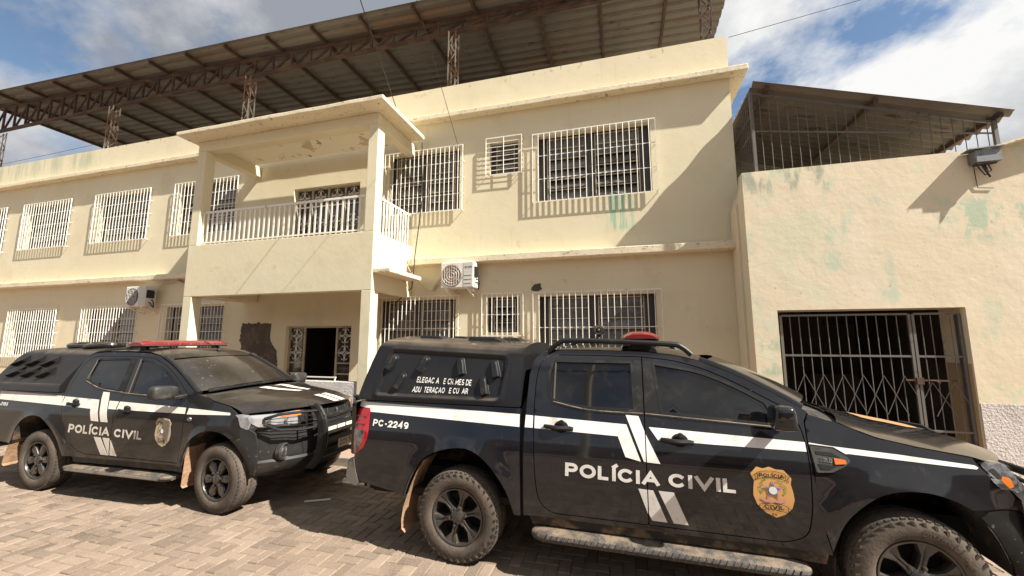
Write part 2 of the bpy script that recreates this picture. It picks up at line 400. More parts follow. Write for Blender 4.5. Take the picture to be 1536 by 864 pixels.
M['ceil'] = mat('peeling_ceiling_paint', (0.74, 0.68, 0.55), 0.85, var=[(1.4, 8, 0.565, 0.585, (0.50, 0.41, 0.30)), (3.2, 9, 0.625, 0.64, (0.26, 0.19, 0.13))], bump=[(3.2, 6, 0.01)])
M['rwall'] = mat('patched_cream_plaster', (0.675, 0.585, 0.425), 0.88, var=[(0.8, 5, 0.45, 0.7, (0.69, 0.615, 0.47)), (0.9, 6, 0.52, 0.60, (0.62, 0.59, 0.42)), (1.7, 7, 0.57, 0.66, (0.52, 0.56, 0.42), (1, 1, 0.5)),
    (2.4, 9, 0.49, 0.60, (0.33, 0.47, 0.35), (1.6, 1, 1), by_box(4.2, 7.5, 3.15, 4.15, 0.35, 0.7)),
    (3.2, 9, 0.47, 0.60, (0.36, 0.47, 0.33), (1.5, 1, 1), by_box(1.96, 2.32, 1.35, 2.0, 0.12, 0.85)),
    (2.6, 9, 0.48, 0.62, (0.30, 0.335, 0.25), (2, 1, 0.6), by_box(1.7, 3.4, 4.1, 4.9, 0.3, 0.8)),
    (9, 9, 0.66, 0.72, (0.47, 0.37, 0.25))],
    bump=[(1.6, 5, 0.011), (12, 6, 0.0024), (70, 4, 0.0007)])
M['rough'] = mat('rough_white_cement_render', (0.62, 0.585, 0.55), 0.9, var=[(4, 6, 0.5, 0.7, (0.52, 0.48, 0.44)), (30, 5, 0.55, 0.68, (0.40, 0.36, 0.32))], bump=[(38, 6, 0.05)])
M['cement'] = mat('bare_brown_cement', (0.085, 0.062, 0.045), 0.95, var=[(6, 8, 0.5, 0.68, (0.17, 0.13, 0.10)), (2, 6, 0.5, 0.7, (0.12, 0.09, 0.065))], bump=[(20, 7, 0.02)])
M['white'] = mat('white_enamel_bars', (0.74, 0.71, 0.64), 0.45, var=[(7, 6, 0.60, 0.68, (0.45, 0.36, 0.26))])
M['wframe'] = mat('old_steel_window_frame', (0.40, 0.35, 0.26), 0.6, var=[(8, 6, 0.5, 0.65, (0.30, 0.22, 0.13))])
M['dframe'] = mat('dark_steel_panel', (0.040, 0.036, 0.032), 0.5, var=[(5, 5, 0.5, 0.7, (0.07, 0.062, 0.055))])
M['glass'] = mat('dusty_dark_glass', (0.030, 0.029, 0.026), 0.10, var=[(6, 6, 0.45, 0.75, (0.075, 0.068, 0.058))], spec=0.6)
M['blade'] = mat('frosted_louvre_glass', (0.085, 0.083, 0.080), 0.2, var=[(9, 6, 0.42, 0.72, (0.17, 0.16, 0.15))])
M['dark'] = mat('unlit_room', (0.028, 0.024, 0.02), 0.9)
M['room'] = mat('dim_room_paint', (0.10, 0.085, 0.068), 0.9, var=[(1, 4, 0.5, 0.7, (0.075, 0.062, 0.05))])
M['iron'] = mat('grey_painted_iron', (0.15, 0.143, 0.13), 0.5, 0.2, var=[(12, 7, 0.57, 0.66, (0.15, 0.08, 0.045))])
M['iron2'] = mat('dark_cage_iron', (0.115, 0.105, 0.095), 0.6, 0.2, var=[(12, 7, 0.57, 0.66, (0.08, 0.04, 0.025))])
M['rust'] = mat('rusty_steel', (0.050, 0.027, 0.018), 0.8, var=[(2.5, 8, 0.45, 0.65, (0.10, 0.05, 0.03)), (9, 7, 0.55, 0.7, (0.03, 0.02, 0.015))], bump=[(60, 4, 0.002)])
M['rustw'] = mat('flaking_white_steel', (0.52, 0.47, 0.40), 0.7, var=[(5, 8, 0.44, 0.54, (0.20, 0.10, 0.055), (1, 1, 0.6))])
M['sheet'] = mat('weathered_roof_sheet', (0.150, 0.133, 0.117), 0.62, 0.25, var=[(0.35, 6, 0.42, 0.66, (0.105, 0.090, 0.078), (1, 0.6, 1)), (0.8, 7, 0.50, 0.72, (0.13, 0.075, 0.045), (0.3, 2.2, 1)), (9, 6, 0.58, 0.7, (0.055, 0.04, 0.03), (0.3, 2, 1))])
M['sheet2'] = mat('grey_fibre_cement_sheet', (0.145, 0.124, 0.104), 0.7, var=[(0.7, 6, 0.45, 0.68, (0.10, 0.084, 0.07), (0.4, 1.5, 1)), (6, 7, 0.58, 0.7, (0.05, 0.04, 0.033), (0.3, 2, 1))])
M['acw'] = mat('ac_white_paint', (0.68, 0.66, 0.61), 0.4, var=[(3, 6, 0.5, 0.75, (0.56, 0.52, 0.45))])
M['acg'] = mat('ac_grey_panel', (0.52, 0.50, 0.46), 0.5)
M['black'] = mat('black_plastic', (0.012, 0.012, 0.012), 0.5)
M['cable'] = mat('black_cable', (0.016, 0.015, 0.014), 0.6)
M['hose'] = mat('grey_insulated_hose', (0.50, 0.45, 0.38), 0.8)
M['galv'] = mat('galvanised_box', (0.20, 0.21, 0.215), 0.5, 0.55, var=[(14, 6, 0.5, 0.68, (0.12, 0.12, 0.12))])
M['letter'] = mat('dark_wall_lettering', (0.012, 0.010, 0.009), 0.7)

# ================================================================== ground
def paver_mesh():
    a = 0.107; mb = MB(); X0, X1, Y0, Y1 = -24.0, 13.0, -4.5, 5.62
    me_v = []; me_f = []; cols = []
    def brick(cx, cy, lx, ly):
        g = 0.0022; bv = random.uniform(.005, .009); j = random.gauss(0, .0016); tx, ty = random.gauss(0, .006), random.gauss(0, .006); cx += random.gauss(0, .0008); cy += random.gauss(0, .0008)
        k = len(me_v)
        for ins, z in ((g, -0.007), (g+bv, 0.0)):
            for sx, sy in ((-1, -1), (1, -1), (1, 1), (-1, 1)):
                px, py = sx*(lx/2-ins), sy*(ly/2-ins)
                me_v.append((cx+px, cy+py, z+j+(tx*px*4+ty*py*4 if z == 0 else 0)))
        me_f.append((k+4, k+5, k+6, k+7))
        for i in range(4): me_f.append((k+i, k+(i+1) % 4, k+4+(i+1) % 4, k+4+i))
        c = random.random(); cols.extend([c]*5)
    n = int((X1-X0)/a)+8
    for i in range(-8, int((X1-X0)/a)+8):
        for b in range(-int((X1-X0)/a)-8, int((X1-X0)/a)+8):
            gx = i+2*b; gy = i-2*b
            # cells of the horizontal stone (gx, gy) (gx+1, gy) and of the upright one (gx, gy+1) (gx, gy+2)
            for cx, cy, lx, ly in ((gx+1, gy+0.5, 2*a, a), (gx+0.5, gy+2, a, 2*a)):
                x, y = X0+cx*a, Y0+cy*a
                if X0 < x < X1 and Y0 < y < Y1: brick(x, y, lx, ly)
    return me_v, me_f, cols
pv, pf, pc = paver_mesh()
me = bpy.data.meshes.new('paved_road'); me.from_pydata(pv, [], pf)
at = me.attributes.new('tone', 'FLOAT', 'FACE'); at.data.foreach_set('value', pc)
m = mat('concrete_pavers', (0.238, 0.176, 0.129), 0.88, var=[(0.5, 5, 0.42, 0.68, (0.215, 0.156, 0.112)), (1.2, 8, 0.52, 0.70, (0.152, 0.108, 0.077)), (60, 4, 0.45, 0.7, (0.27, 0.215, 0.162)), (160, 3, 0.60, 0.72, (0.105, 0.079, 0.058))], bump=[(140, 4, 0.0025), (40, 4, 0.002)])
nd = m.node_tree.nodes; ln = m.node_tree.links; bsdf = nd['Principled BSDF']; src = bsdf.inputs['Base Color'].links[0].from_socket
an = nd.new('ShaderNodeAttribute'); an.attribute_name = 'tone'
hs = nd.new('ShaderNodeHueSaturation'); mr = nd.new('ShaderNodeMapRange'); mr.inputs[3].default_value = 0.66; mr.inputs[4].default_value = 1.04
ln.new(an.outputs['Fac'], mr.inputs[0]); ln.new(mr.outputs[0], hs.inputs['Value']); ln.new(src, hs.inputs['Color']); ln.new(hs.outputs[0], bsdf.inputs['Base Color'])
me.materials.append(m)
o = bpy.data.objects.new('paved_road', me); COL.objects.link(o); o['kind'] = 'structure'; o.location = (0, 0, 0); o.rotation_euler = (0, 0, R(0.6))
mb = MB(); mb.box(-400, 400, -400, 400, -0.5, -0.0085)
o = mb.build('ground', mat('sand_and_soil', (0.24, 0.19, 0.14), 0.95, var=[(3, 6, 0.45, 0.7, (0.17, 0.13, 0.095)), (80, 4, 0.5, 0.7, (0.27, 0.215, 0.16))])); o['kind'] = 'structure'
mb = MB(); mb.box(-24, 13, 5.70, 12.0, -0.1, 0.115); mb.box(-24, 13, -9.5, -4.5, -0.1, 0.12)
o = mb.build('pavement', mat('red_cement_pavement', (0.31, 0.195, 0.145), 0.85, var=[(2, 6, 0.5, 0.7, (0.37, 0.25, 0.175)), (30, 6, 0.55, 0.7, (0.22, 0.125, 0.09))], bump=[(50, 4, 0.003)])); o['kind'] = 'structure'
mb = MB(); mb.box(-24, 13, 5.60, 5.697, -0.1, 0.125)
o = mb.build('kerb', mat('grey_kerb_concrete', (0.26, 0.22, 0.18), 0.9, var=[(5, 6, 0.5, 0.7, (0.18, 0.15, 0.12))], bump=[(30, 5, 0.006)]), bevel=0.012); o['kind'] = 'structure'

# ================================================================== two-storey cream building
D = 7.70
bld = empty('two_storey_building', (-9.5, 9.5, 0), label='long two-storey cream building with barred windows and a front balcony', cat='building')
UP = [(-21.12, -18.92), (-17.88, -15.86), (-14.63, -12.60), (-11.50, -9.50), (-5.02, -3.30), (-1.58, 0.63)]
UZ = (4.74, 6.13)
LW = [(-17.82, -15.83), (-14.55, -12.58), (-11.50, -9.56), (-5.14, -3.34), (-1.58, 0.60)]
LZ = (1.52, 2.80)
holes = [(a, b, *UZ) for a, b in UP]+[(a, b, *LZ) for a, b in LW]+[(-2.62, -1.99, 5.42, 6.13), (-2.66, -1.97, 2.10, 2.81), (-7.68, -5.80, 3.36, 5.62), (-7.62, -5.84, 0.16, 2.265)]
mb = MB(); wall_grid(mb, lambda u, v, d: (u, D+d, v), -24.0, 2.06, 0.0, 7.63, holes, 0.20)
mb.add([(2.06, D, 0), (2.06, 16, 0), (2.06, 16, 7.63), (2.06, D, 7.63)], [(0, 1, 2, 3)])
mb.add([(-24, D, 7.63), (2.06, D, 7.63), (2.06, D+.15, 7.63), (-24, D+.15, 7.63)], [(0, 1, 2, 3)])
mb.add([(-24, D+.15, 7.63), (2.06, D+.15, 7.63), (2.06, D+.15, 7.0), (-24, D+.15, 7.0)], [(0, 1, 2, 3)])
mb.add([(-24, D+.15, 7.0), (2.06, D+.15, 7.0), (2.06, 16, 7.0), (-24, 16, 7.0)], [(0, 1, 2, 3)])
mb.add([(-24, 16, 0), (2.06, 16, 0), (2.06, 16, 7.0), (-24, 16, 7.0)], [(3, 2, 1, 0)])
mb.add([(-24, D, 0), (-24, 16, 0), (-24, 16, 7.6), (-24, D, 7.6)], [(3, 2, 1, 0)])
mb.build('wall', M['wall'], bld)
def slab(name, parent, x0, x1, y0, y1, z0, z1, m, bevel=0.012):
    mb = MB(); n = max(1, int((x1-x0)/0.35)); P = []
    # uneven hand-finished edges
    prof = [(y1, z0), (y0, z0), (y0, z1), (y1, z1)]
    vs = []
    for i in range(n+1):
        x = x0+(x1-x0)*i/n; j = random.uniform(-.005, .005); k2 = random.uniform(-.005, .005)
        vs += [(x, y1, z0), (x, y0+j, z0+k2), (x, y0+j, z1+random.uniform(-.004, .004)), (x, y1, z1)]
    fs = [(i*4+a, i*4+4+a, i*4+4+(a+1) % 4, i*4+(a+1) % 4) for i in range(n) for a in range(4)]
    fs = [f[::-1] for f in fs]
    mb.add(vs, fs+[(0, 1, 2, 3), (n*4+3, n*4+2, n*4+1, n*4)])
    return mb.build(name, m, parent, bevel=bevel, recalc=True)
slab('cornice', bld, -24.0, 2.33, D-.20, D-.003, 6.77, 6.88, M['trim'])
mb = MB(); mb.box(2.063, 2.33, D-.001, 15.0, 6.77, 6.88); mb.build('cornice', M['trim'], bld, bevel=0.01)
slab('ledge', bld, -24.0, -9.02, D-.24, D-.003, 3.51, 3.645, M['trim'])
slab('ledge', bld, -4.36, 1.92, D-.24, D-.003, 3.51, 3.645, M['trim'])

def make_window(x0, x1, z0, z1, g, nb, hz, panels=2, open_=0.5, legs=True):
    """steel louvre window set back in its opening, with a standing-off grille g=(x0,x1,z0,z1)"""
    y = D+.15; W_ = x1-x0
    mb = MB()
    for a, b, c, d in ((x0, x1, z0, z0+.03), (x0, x1, z1-.03, z1), (x0, x0+.03, z0+.03, z1-.03), (x1-.03, x1, z0+.03, z1-.03)): mb.box(a, b, y-.02, y+.03, c, d)
    win = mb.build('window', M['dframe'], bld)
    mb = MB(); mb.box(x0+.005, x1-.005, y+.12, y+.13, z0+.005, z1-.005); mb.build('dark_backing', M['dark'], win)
    if panels == 2: spans = [(x0+.175*W_/2.2, x0+.975*W_/2.2), (x0+1.145*W_/2.2, x0+2.0*W_/2.2)]
    else: spans = [(x0+.11, x1-.11)]
    e = x0+.03
    for a, b in spans+[(x1-.03, None)]:
        mb = MB(); mb.box(e, a-.002, y+.004, y+.012, z0+.03, z1-.03); e = b if b is None else b+.002
        mb.build('fixed_panel', M['dframe'], win)
    for a, b in spans:
        mb = MB(); t = .022
        mb.box(a, a+t, y-.012, y+.02, z0+.031, z1-.031); mb.box(b-t, b, y-.012, y+.02, z0+.031, z1-.031)
        n = 6 if panels == 2 else 4; hh = (z1-z0-.06)/n
        for k in range(n+1):
            zz = z0+.03+k*hh; zz = min(max(zz, z0+.04), z1-.04)
            mb.box(a+t+.001, b-t-.001, y-.012, y+.012, zz-.009, zz+.009)
        lv = mb.build('louvre', M['wframe'], win)
        mb = MB()
        for k in range(n):
            za = z0+.035+k*hh; zb = za+hh-.01; op = open_*random.uniform(.4, 1.2) if k < n*0.62 else 0.03
            mb.add([(a+t+.004, y+.02-op*.10, za+op*.03), (b-t-.004, y+.02-op*.10, za+op*.03), (b-t-.004, y+.02+op*.10, zb-op*.03), (a+t+.004, y+.02+op*.10, zb-op*.03)], [(0, 1, 2, 3)])
        mb.build('pane', M['blade'], win)
    if g:
        gx0, gx1, gz0, gz1 = g; gy = D-.07; mb = MB()
        for a, b in (((gx0, gy, gz0), (gx1, gy, gz0)), ((gx0, gy, gz1), (gx1, gy, gz1)), ((gx0, gy, gz0), (gx0, gy, gz1)), ((gx1, gy, gz0), (gx1, gy, gz1))): mb.bar(a, b, .009, .022)
        for k in range(1, nb):
            x = gx0+(gx1-gx0)*k/nb; mb.tube([(x, gy, gz0), (x+random.uniform(-.003, .003), gy, (gz0+gz1)/2), (x, gy, gz1)], .0078, 6)
        for f in hz:
            zz = gz0+(gz1-gz0)*f; mb.bar((gx0-.015, gy+.012, zz), (gx1+.015, gy+.012, zz), .006, .014)
        if legs:
            for x in (gx0, gx1):
                for zz in (gz0, gz1): mb.bar((x, gy+.006, zz), (x, D+.02, zz), .009, .012)
            for f in hz:
                for x in (gx0-.012, gx1+.012): mb.bar((x, gy+.006, gz0+(gz1-gz0)*f), (x, D+.02, gz0+(gz1-gz0)*f), .008, .010)
        mb.build('grille', M['white'], win)
    return win
for i, (a, b) in enumerate(UP):
    make_window(a, b, *UZ, (a-.09, b+.09, 4.70, 6.15), 20 if i in (5,) else 18, (.33, .67) if i == 5 else (.25, .5, .75), 2, .5 if i == 5 else .25)
make_window(-2.62, -1.99, 5.42, 6.13, (-2.68, -1.90, 5.38, 6.20), 2, (.125, .25, .375, .5, .625, .75, .875), 1, .3)
for i, (a, b) in enumerate(LW):
    make_window(a, b, *LZ, (a-.10, b+.09, 1.45, 2.865), 20, (.52,) if i > 2 else (.25, .5, .75), 2, .25)
make_window(-2.66, -1.97, 2.10, 2.81, (-2.74, -1.88, 2.03, 2.875), 8, (.5,), 1, .7)

# scrollwork door panels
def scroll(mb, cx, cz, y, s, r=.006):
    for k in range(4):
        ca, sa = math.cos(k*math.pi/2), math.sin(k*math.pi/2)
        for m_ in (-1, 1):
            pts = []
            for i in range(15):
                t = i/14; a = 0.3+t*4.3; rad = s*(.30-.17*t); px, pz = m_*(.16*s+rad*math.cos(a)*.55), s*.62+rad*math.sin(a)-.25*s
                pts.append((cx+px*ca-pz*sa, y, cz+px*sa+pz*ca))
            mb.tube(pts, r, 5)
        pts = [(cx+(u*ca-v*sa)*s, y, cz+(u*sa+v*ca)*s) for u, v in ((0, .06), (0, .5), (0, .78))]; mb.tube(pts, r, 5)
    mb.tube([(cx+s*.18*math.cos(a), y, cz+s*.18*math.sin(a)) for a in np.linspace(0, 2*math.pi, 13)], r, 5)
def scroll_door(name, x0, x1, z0, z1, npan, cuts, motif, skip=()):
    mb = MB(); y = D+.11; w_ = (x1-x0)/npan
    mb.box(x0, x1, y-.02, y+.02, z1-.04, z1); mb.box(x0, x1, y-.02, y+.02, z0, z0+.04)
    for k in range(npan+1):
        if k-1 in skip and k in skip: continue
        xx = min(max(x0+k*w_, x0+.02), x1-.02); mb.box(xx-.02, xx+.02, y-.018, y+.018, z0+.04, z1-.04)
    for k in range(npan):
        if k in skip: continue
        for c in cuts: mb.box(x0+k*w_+.021, x0+(k+1)*w_-.021, y-.014, y+.014, c-.015, c+.015)
    dr = mb.build(name, M['wframe'], bld)
    for k in range(npan):
        if k in skip: continue
        mb = MB(); gl = MB(); cx = x0+(k+.5)*w_
        for cz, s in motif: scroll(mb, cx, cz, y-.012, s)
        gl.box(x0+k*w_+.022, x0+(k+1)*w_-.022, y+.016, y+.020, z0+.041, z1-.041)
        mb.build('scrollwork', M['white'], dr); gl.build('pane', M['glass'], dr)
    return dr
scroll_door('balcony_door', -7.68, -5.80, 3.36, 5.62, 4, (5.28-.12, 4.35), [(5.39, .24), (4.75, .24), (4.0, .22)])
dr = scroll_door('entrance_door', -7.62, -5.84, 0.16, 2.265, 4, (1.43, 1.19), [(2.04, .25), (1.66, .25), (.8, .25)], skip=(1, 2))
# the open middle of the entrance shows an unlit hall
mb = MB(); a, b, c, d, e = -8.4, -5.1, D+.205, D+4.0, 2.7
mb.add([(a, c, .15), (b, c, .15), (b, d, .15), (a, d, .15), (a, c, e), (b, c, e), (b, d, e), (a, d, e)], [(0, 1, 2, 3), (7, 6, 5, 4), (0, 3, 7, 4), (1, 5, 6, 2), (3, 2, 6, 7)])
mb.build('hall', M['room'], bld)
mb = MB(); mb.box(-6.95, -6.28, D+.9, D+.94, .16, 2.2); mb.build('open_door_leaf', mat('brown_door_leaf', (0.07, 0.055, 0.042), .5), bld)
# bare cement patch where plaster came off, and the small one over a window
def blob(poly, y, amp, seed):
    rr = np.random.RandomState(seed); P = densify(poly, .018); c = np.mean(poly, axis=0); o = []; s = 0
    for p in P:
        s = .72*s+rr.normal(0, amp); d = np.array(p)-c; o.append(tuple(c+d*(1+s)))
    return o
for poly, amp, sd in (([(-8.93, 2.33), (-8.5, 2.36), (-8.06, 2.33), (-8.08, 2.1), (-8.05, 1.92), (-7.86, 1.7), (-7.78, 1.25), (-8.3, 1.25), (-8.42, 1.6), (-8.9, 1.72), (-8.98, 1.95)][::-1], .02, 3), ([(-1.72, 2.92), (-1.58, 2.90), (-1.50, 2.94), (-1.54, 3.0), (-1.52, 3.06), (-1.66, 3.04), (-1.72, 2.98)], .05, 5)):
    mb = MB(); panel(mb, blob(poly, 0, amp, sd), lambda u, v: (u, D-.007, v), h=.08, thick=.006); mb.build('bare_cement_patch', M['cement'], bld)

# ---- balcony
Db = 6.27; X0, X1 = -8.94, -4.38
mb = MB()
mb.box(X0, X1, Db, Db+.15, 2.85, 3.95); mb.box(X1-.15, X1, Db+.151, D-.003, 2.85, 3.95); mb.box(X0, X0+.15, Db+.151, D-.003, 2.85, 3.95)
mb.box(X0+.151, X1-.151, Db+.151, D-.003, 3.22, 3.35)
mb.box(X0+.151, X0+.40, Db+.151, D-.003, 2.86, 3.219)
bal = mb.build('balcony', M['wall'], bld, bevel=0.008)
for xa, xb in ((X0, X0+.23), (X1-.21, X1)):
    for za, zb in ((0.0, 2.848), (3.952, 6.078)):
        mb = MB(); mb.box(xa, xb, Db+.001, Db+.22, za, zb); mb.build('column', M['wall'], bal, bevel=0.008)
mb = MB(); mb.box(X0, X1, Db, Db+.22, 6.08, 6.298); mb.box(X0, X0+.2, Db+.221, D-.003, 6.05, 6.297); mb.box(X1-.2, X1, Db+.221, D-.003, 6.05, 6.297); mb.build('roof_beam', M['wall'], bal, bevel=0.008)
slab('balcony_roof', bal, -9.12, -4.06, 5.90, D-.21, 6.302, 6.385, M['trim'])
mb = MB(); mb.box(X0+.201, X1-.201, Db+.221, D-.212, 6.285, 6.299); mb.build('balcony_ceiling', M['ceil'], bal)
mb = MB(); mb.box(X1+.002, -4.02, Db+.02, D-.24, 3.17, 3.25); mb.build('side_slab', M['trim'], bal, bevel=0.01)
mb = MB(); y = Db+.075
n = 33
for k in range(n):
    x = X0+.26+(X1-.24-X0-.28)*k/(n-1); mb.box(x-.018, x+.018, y-.005, y+.005, 3.955, 4.66)
mb.box(X0+.232, X1-.212, y-.016, y+.016, 4.66, 4.70); mb.box(X0+.232, X1-.212, y-.012, y+.012, 4.00, 4.025)
for k in range(11):
    yy = Db+.30+k*(D-.10-Db-.30)/10; mb.box(X1-.080, X1-.070, yy-.018, yy+.018, 3.955, 4.66)
mb.box(X1-.09, X1-.06, Db+.222, D-.01, 4.66, 4.70)
mb.build('railing', M['white'], bal)
# low rough-cast wall between the columns
mb = MB(); mb.box(X0+.232, X1-.212, Db+.02, Db+.17, .118, 1.20); mb.build('low_wall', M['rough'], bal, bevel=0.01)
mb = MB(); mb.bar((-7.0, Db+.09, 1.265), (-5.1, Db+.09, 1.265), .03, .02)
for x in (-6.98, -6.05, -5.12): mb.bar((x, Db+.09, 1.2), (x, Db+.09, 1.27), .02, .02)
mb.build('wall_rail', M['white'], bal)

# ================================================================== steel roof over the building
def zr(x): return 10.20-.035*(x+21)
rf = empty('steel_canopy_roof', (-9.5, 8.0, 7.0), label='large rusty corrugated metal roof on lattice posts above the two-storey building', cat='roof')
mb = MB(); ys = np.arange(7.40, 14.0, .0325); xs = np.linspace(-21.5, 2.45, 9)
prof = [0, .35, 1, 1, .35, 0, 0, 0]
P = [[(x, y, zr(x)+.055+.042*prof[k % 8]) for y_i, (k, y) in enumerate(zip(range(len(ys)), ys))] for x in xs]
mb.grid(P, smooth=False); P2 = [[(a, b, c+.004) for a, b, c in row] for row in P]; mb.grid(P2, flip=True, smooth=False)
mb.build('roof_sheet', M['sheet'], rf)
for k in range(-6, 11):
    x = -7.3-1.41*k
    mb = MB(); mb.bar((x, 7.46, zr(x)+.008), (x, 13.9, zr(x)+.008), .06, .09); mb.build('rafter', M['rust'], rf)
for yt, zb in ((8.0, 9.23), (12.2, 9.23)):
    mb = MB(); xs = np.arange(-21.4, 2.3, .62)
    mb.bar((-21.45, yt, zb), (2.3, yt, zb), .09, .07); mb.bar((-21.45, yt, zr(-21.45)-.08), (2.3, yt, zr(2.3)-.08), .09, .07)
    for i, x in enumerate(xs):
        for oy in (-.025, .025): pass
        mb.bar((x, yt, zb+.036), (x, yt, zr(x)-.118), .05, .05)
        if i < len(xs)-1: mb.bar((x+.03, yt+.02, zb+.036), (xs[i+1]-.03, yt+.02, zr(xs[i+1])-.118), .045, .045)
    mb.build('truss', M['rust'], rf)
for k, x in enumerate((-20.8, -15.12, -9.73, -3.64, 1.80)):
    mb = MB(); h = .09
    for sx in (-h, h):
        for sy in (-h, h): mb.bar((x+sx, 8.0+sy, 7.0), (x+sx, 8.0+sy, zr(1.8) if False else 9.19), .022, .022)
    zs = np.linspace(7.02, 9.15, 9)
    for i in range(8):
        a, b = (-h, h) if i % 2 else (h, -h)
        for sy in (-h, h): mb.bar((x+a, 8.0+sy, zs[i]), (x+b, 8.0+sy, zs[i+1]), .014, .014)
        for sx in (-h, h): mb.bar((x+sx, 8.0+a, zs[i]), (x+sx, 8.0+b, zs[i+1]), .014, .014)
    mb.build('lattice_post', M['rustw'] if k != 4 else M['rust'], rf)

# ================================================================== building with the gate, on the right
Yr = 6.97
rb = empty('low_building', (4.5, 8.0, 0), label='single-storey cream building with green mould stains and a barred gateway', cat='building')
mb = MB(); wall_grid(mb, lambda u, v, d: (u, Yr+d, v), 1.94, 11.0, 0.0, 4.63, [(2.28, 4.555, 0.118, 2.395)], 0.02)
mb.add([(1.94, Yr, 0), (1.94, 7.69, 0), (1.94, 7.69, 4.25), (1.94, 7.3, 4.45), (1.94, Yr+.2, 4.63), (1.94, Yr, 4.63)], [(5, 4, 3, 2, 1, 0)])
mb.add([(1.94, Yr, 4.63), (11, Yr, 4.63), (11, Yr+.2, 4.63), (1.94, Yr+.2, 4.63)], [(0, 1, 2, 3)])
mb.add([(2.1, Yr+.2, 4.63), (11, Yr+.2, 4.63), (11, Yr+.2, 4.3), (2.1, Yr+.2, 4.3)], [(0, 1, 2, 3)])
mb.add([(2.07, Yr+.2, 4.3), (11, Yr+.2, 4.3), (11, 12, 4.3), (2.07, 12, 4.3)], [(0, 1, 2, 3)])
# jambs, lintel and the wall thickness of the gateway
mb.add([(2.28, Yr+.02, .118), (2.28, Yr+.5, .118), (2.28, Yr+.5, 2.395), (2.28, Yr+.02, 2.395)], [(3, 2, 1, 0)])
mb.add([(4.555, Yr+.02, .118), (4.555, Yr+.5, .118), (4.555, Yr+.5, 2.395), (4.555, Yr+.02, 2.395)], [(0, 1, 2, 3)])
mb.add([(2.28, Yr+.02, 2.395), (4.555, Yr+.02, 2.395), (4.555, Yr+.5, 2.395), (2.28, Yr+.5, 2.395)], [(0, 1, 2, 3)])
mb.build('wall', M['rwall'], rb)
mb = MB(); mb.box(1.905, 1.938, 7.30, 7.69, .116, 4.22); mb.build('corner_strip', M['rwall'], rb)
mb = MB(); mb.box(4.558, 11.0, Yr-.016, Yr-.002, .116, 1.105); mb.build('dado', M['rough'], rb)
mb = MB(); mb.box(4.548, 4.5535, Yr+.03, Yr+.49, .119, 1.62); mb.build('jamb_paint', mat('ochre_wall_paint', (0.36, 0.27, 0.15), .8), rb)
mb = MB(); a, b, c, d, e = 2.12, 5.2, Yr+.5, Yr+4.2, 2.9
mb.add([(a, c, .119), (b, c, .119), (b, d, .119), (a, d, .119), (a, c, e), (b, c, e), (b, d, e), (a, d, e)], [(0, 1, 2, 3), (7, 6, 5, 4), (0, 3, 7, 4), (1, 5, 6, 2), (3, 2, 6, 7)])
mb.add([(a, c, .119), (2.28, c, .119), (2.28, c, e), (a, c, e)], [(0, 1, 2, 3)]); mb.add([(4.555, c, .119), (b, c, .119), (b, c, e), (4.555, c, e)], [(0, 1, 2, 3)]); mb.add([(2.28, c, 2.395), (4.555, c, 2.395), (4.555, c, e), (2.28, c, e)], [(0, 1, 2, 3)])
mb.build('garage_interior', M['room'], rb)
mb = MB(); mb.box(2.62, 2.80, Yr+1.4, Yr+1.5, 1.9, 2.6); mb.build('garage_cabinet', M['room'], rb)
mb = MB(); mb.box(4.0, 4.9, Yr+3.6, Yr+3.9, .12, 1.2); mb.build('garage_shelf', M['room'], rb)
fnw = lambda u, v: (u, Yr+4.19, v)
mb = MB(); letters(mb, 'SEJAM BEM-VINDOS', [(5.72-.9, 2.50), (5.72+.42, 2.50), (5.72+.42, 2.62), (5.72-.9, 2.62)], lambda u, v: (u-.95, Yr+4.19, v), .02); letters(mb, 'LOCAL A', [(4.58, 2.31), (5.17, 2.31), (5.17, 2.43), (4.58, 2.43)], fnw, .02)
mb.build('lettering', M['letter'], rb)
# sloping verge of the next roof, its underside keeps the wall top in shade
mb = MB(); zv = lambda x: 4.60+.27*(x-5.1)
mb.add([(4.86, Yr-.14, zv(4.86)), (11, Yr-.14, zv(11)), (11, 9.5, zv(11)), (4.86, 9.5, zv(4.86)), (4.86, Yr-.14, zv(4.86)+.03), (11, Yr-.14, zv(11)+.03), (11, 9.5, zv(11)+.03), (4.86, 9.5, zv(4.86)+.03)], [(3, 2, 1, 0), (4, 5, 6, 7), (0, 1, 5, 4), (2, 3, 7, 6), (3, 0, 4, 7), (1, 2, 6, 5)])
mb.build('roof_verge', M['trim'], rb)
mb = MB(); mb.add([(5.22, Yr, 4.632), (11, Yr, 4.632), (11, Yr, zv(11)-.002)], [(0, 1, 2)]); mb.build('gable_wall', M['rwall'], rb)

# gate
gt = empty('iron_gate', (3.4, Yr+.1, .12), label='grey barred iron gate with a zigzag lower band across the dark gateway', cat='gate')
y = Yr+.10
def leaf(x0, x1, bars):
    mb = MB(); z0, z1 = .16, 2.315
    for a, b in (((x0, y, z0), (x0, y, z1)), ((x1, y, z0), (x1, y, z1))): mb.bar(a, b, .032, .032)
    for zz in (z0, z1, 1.715, .70): mb.bar((x0+.016, y, zz), (x1-.016, y, zz), .024, .028)
    lf = mb.build('gate_leaf', M['iron'], gt)
    mb = MB()
    for x in bars: mb.tube([(x, y, z0+.02), (x, y, z1-.02)], .0060, 6)
    mb.build('bar', M['iron'], lf); return lf
lb_ = [2.47+.122*k for k in range(12)]
l1 = leaf(2.345, 3.955, lb_); l2 = leaf(4.0, 4.525, [4.15-.05+.11*k for k in range(4)])
mb = MB()
tops = [2.60+.2443*k for k in range(6)]
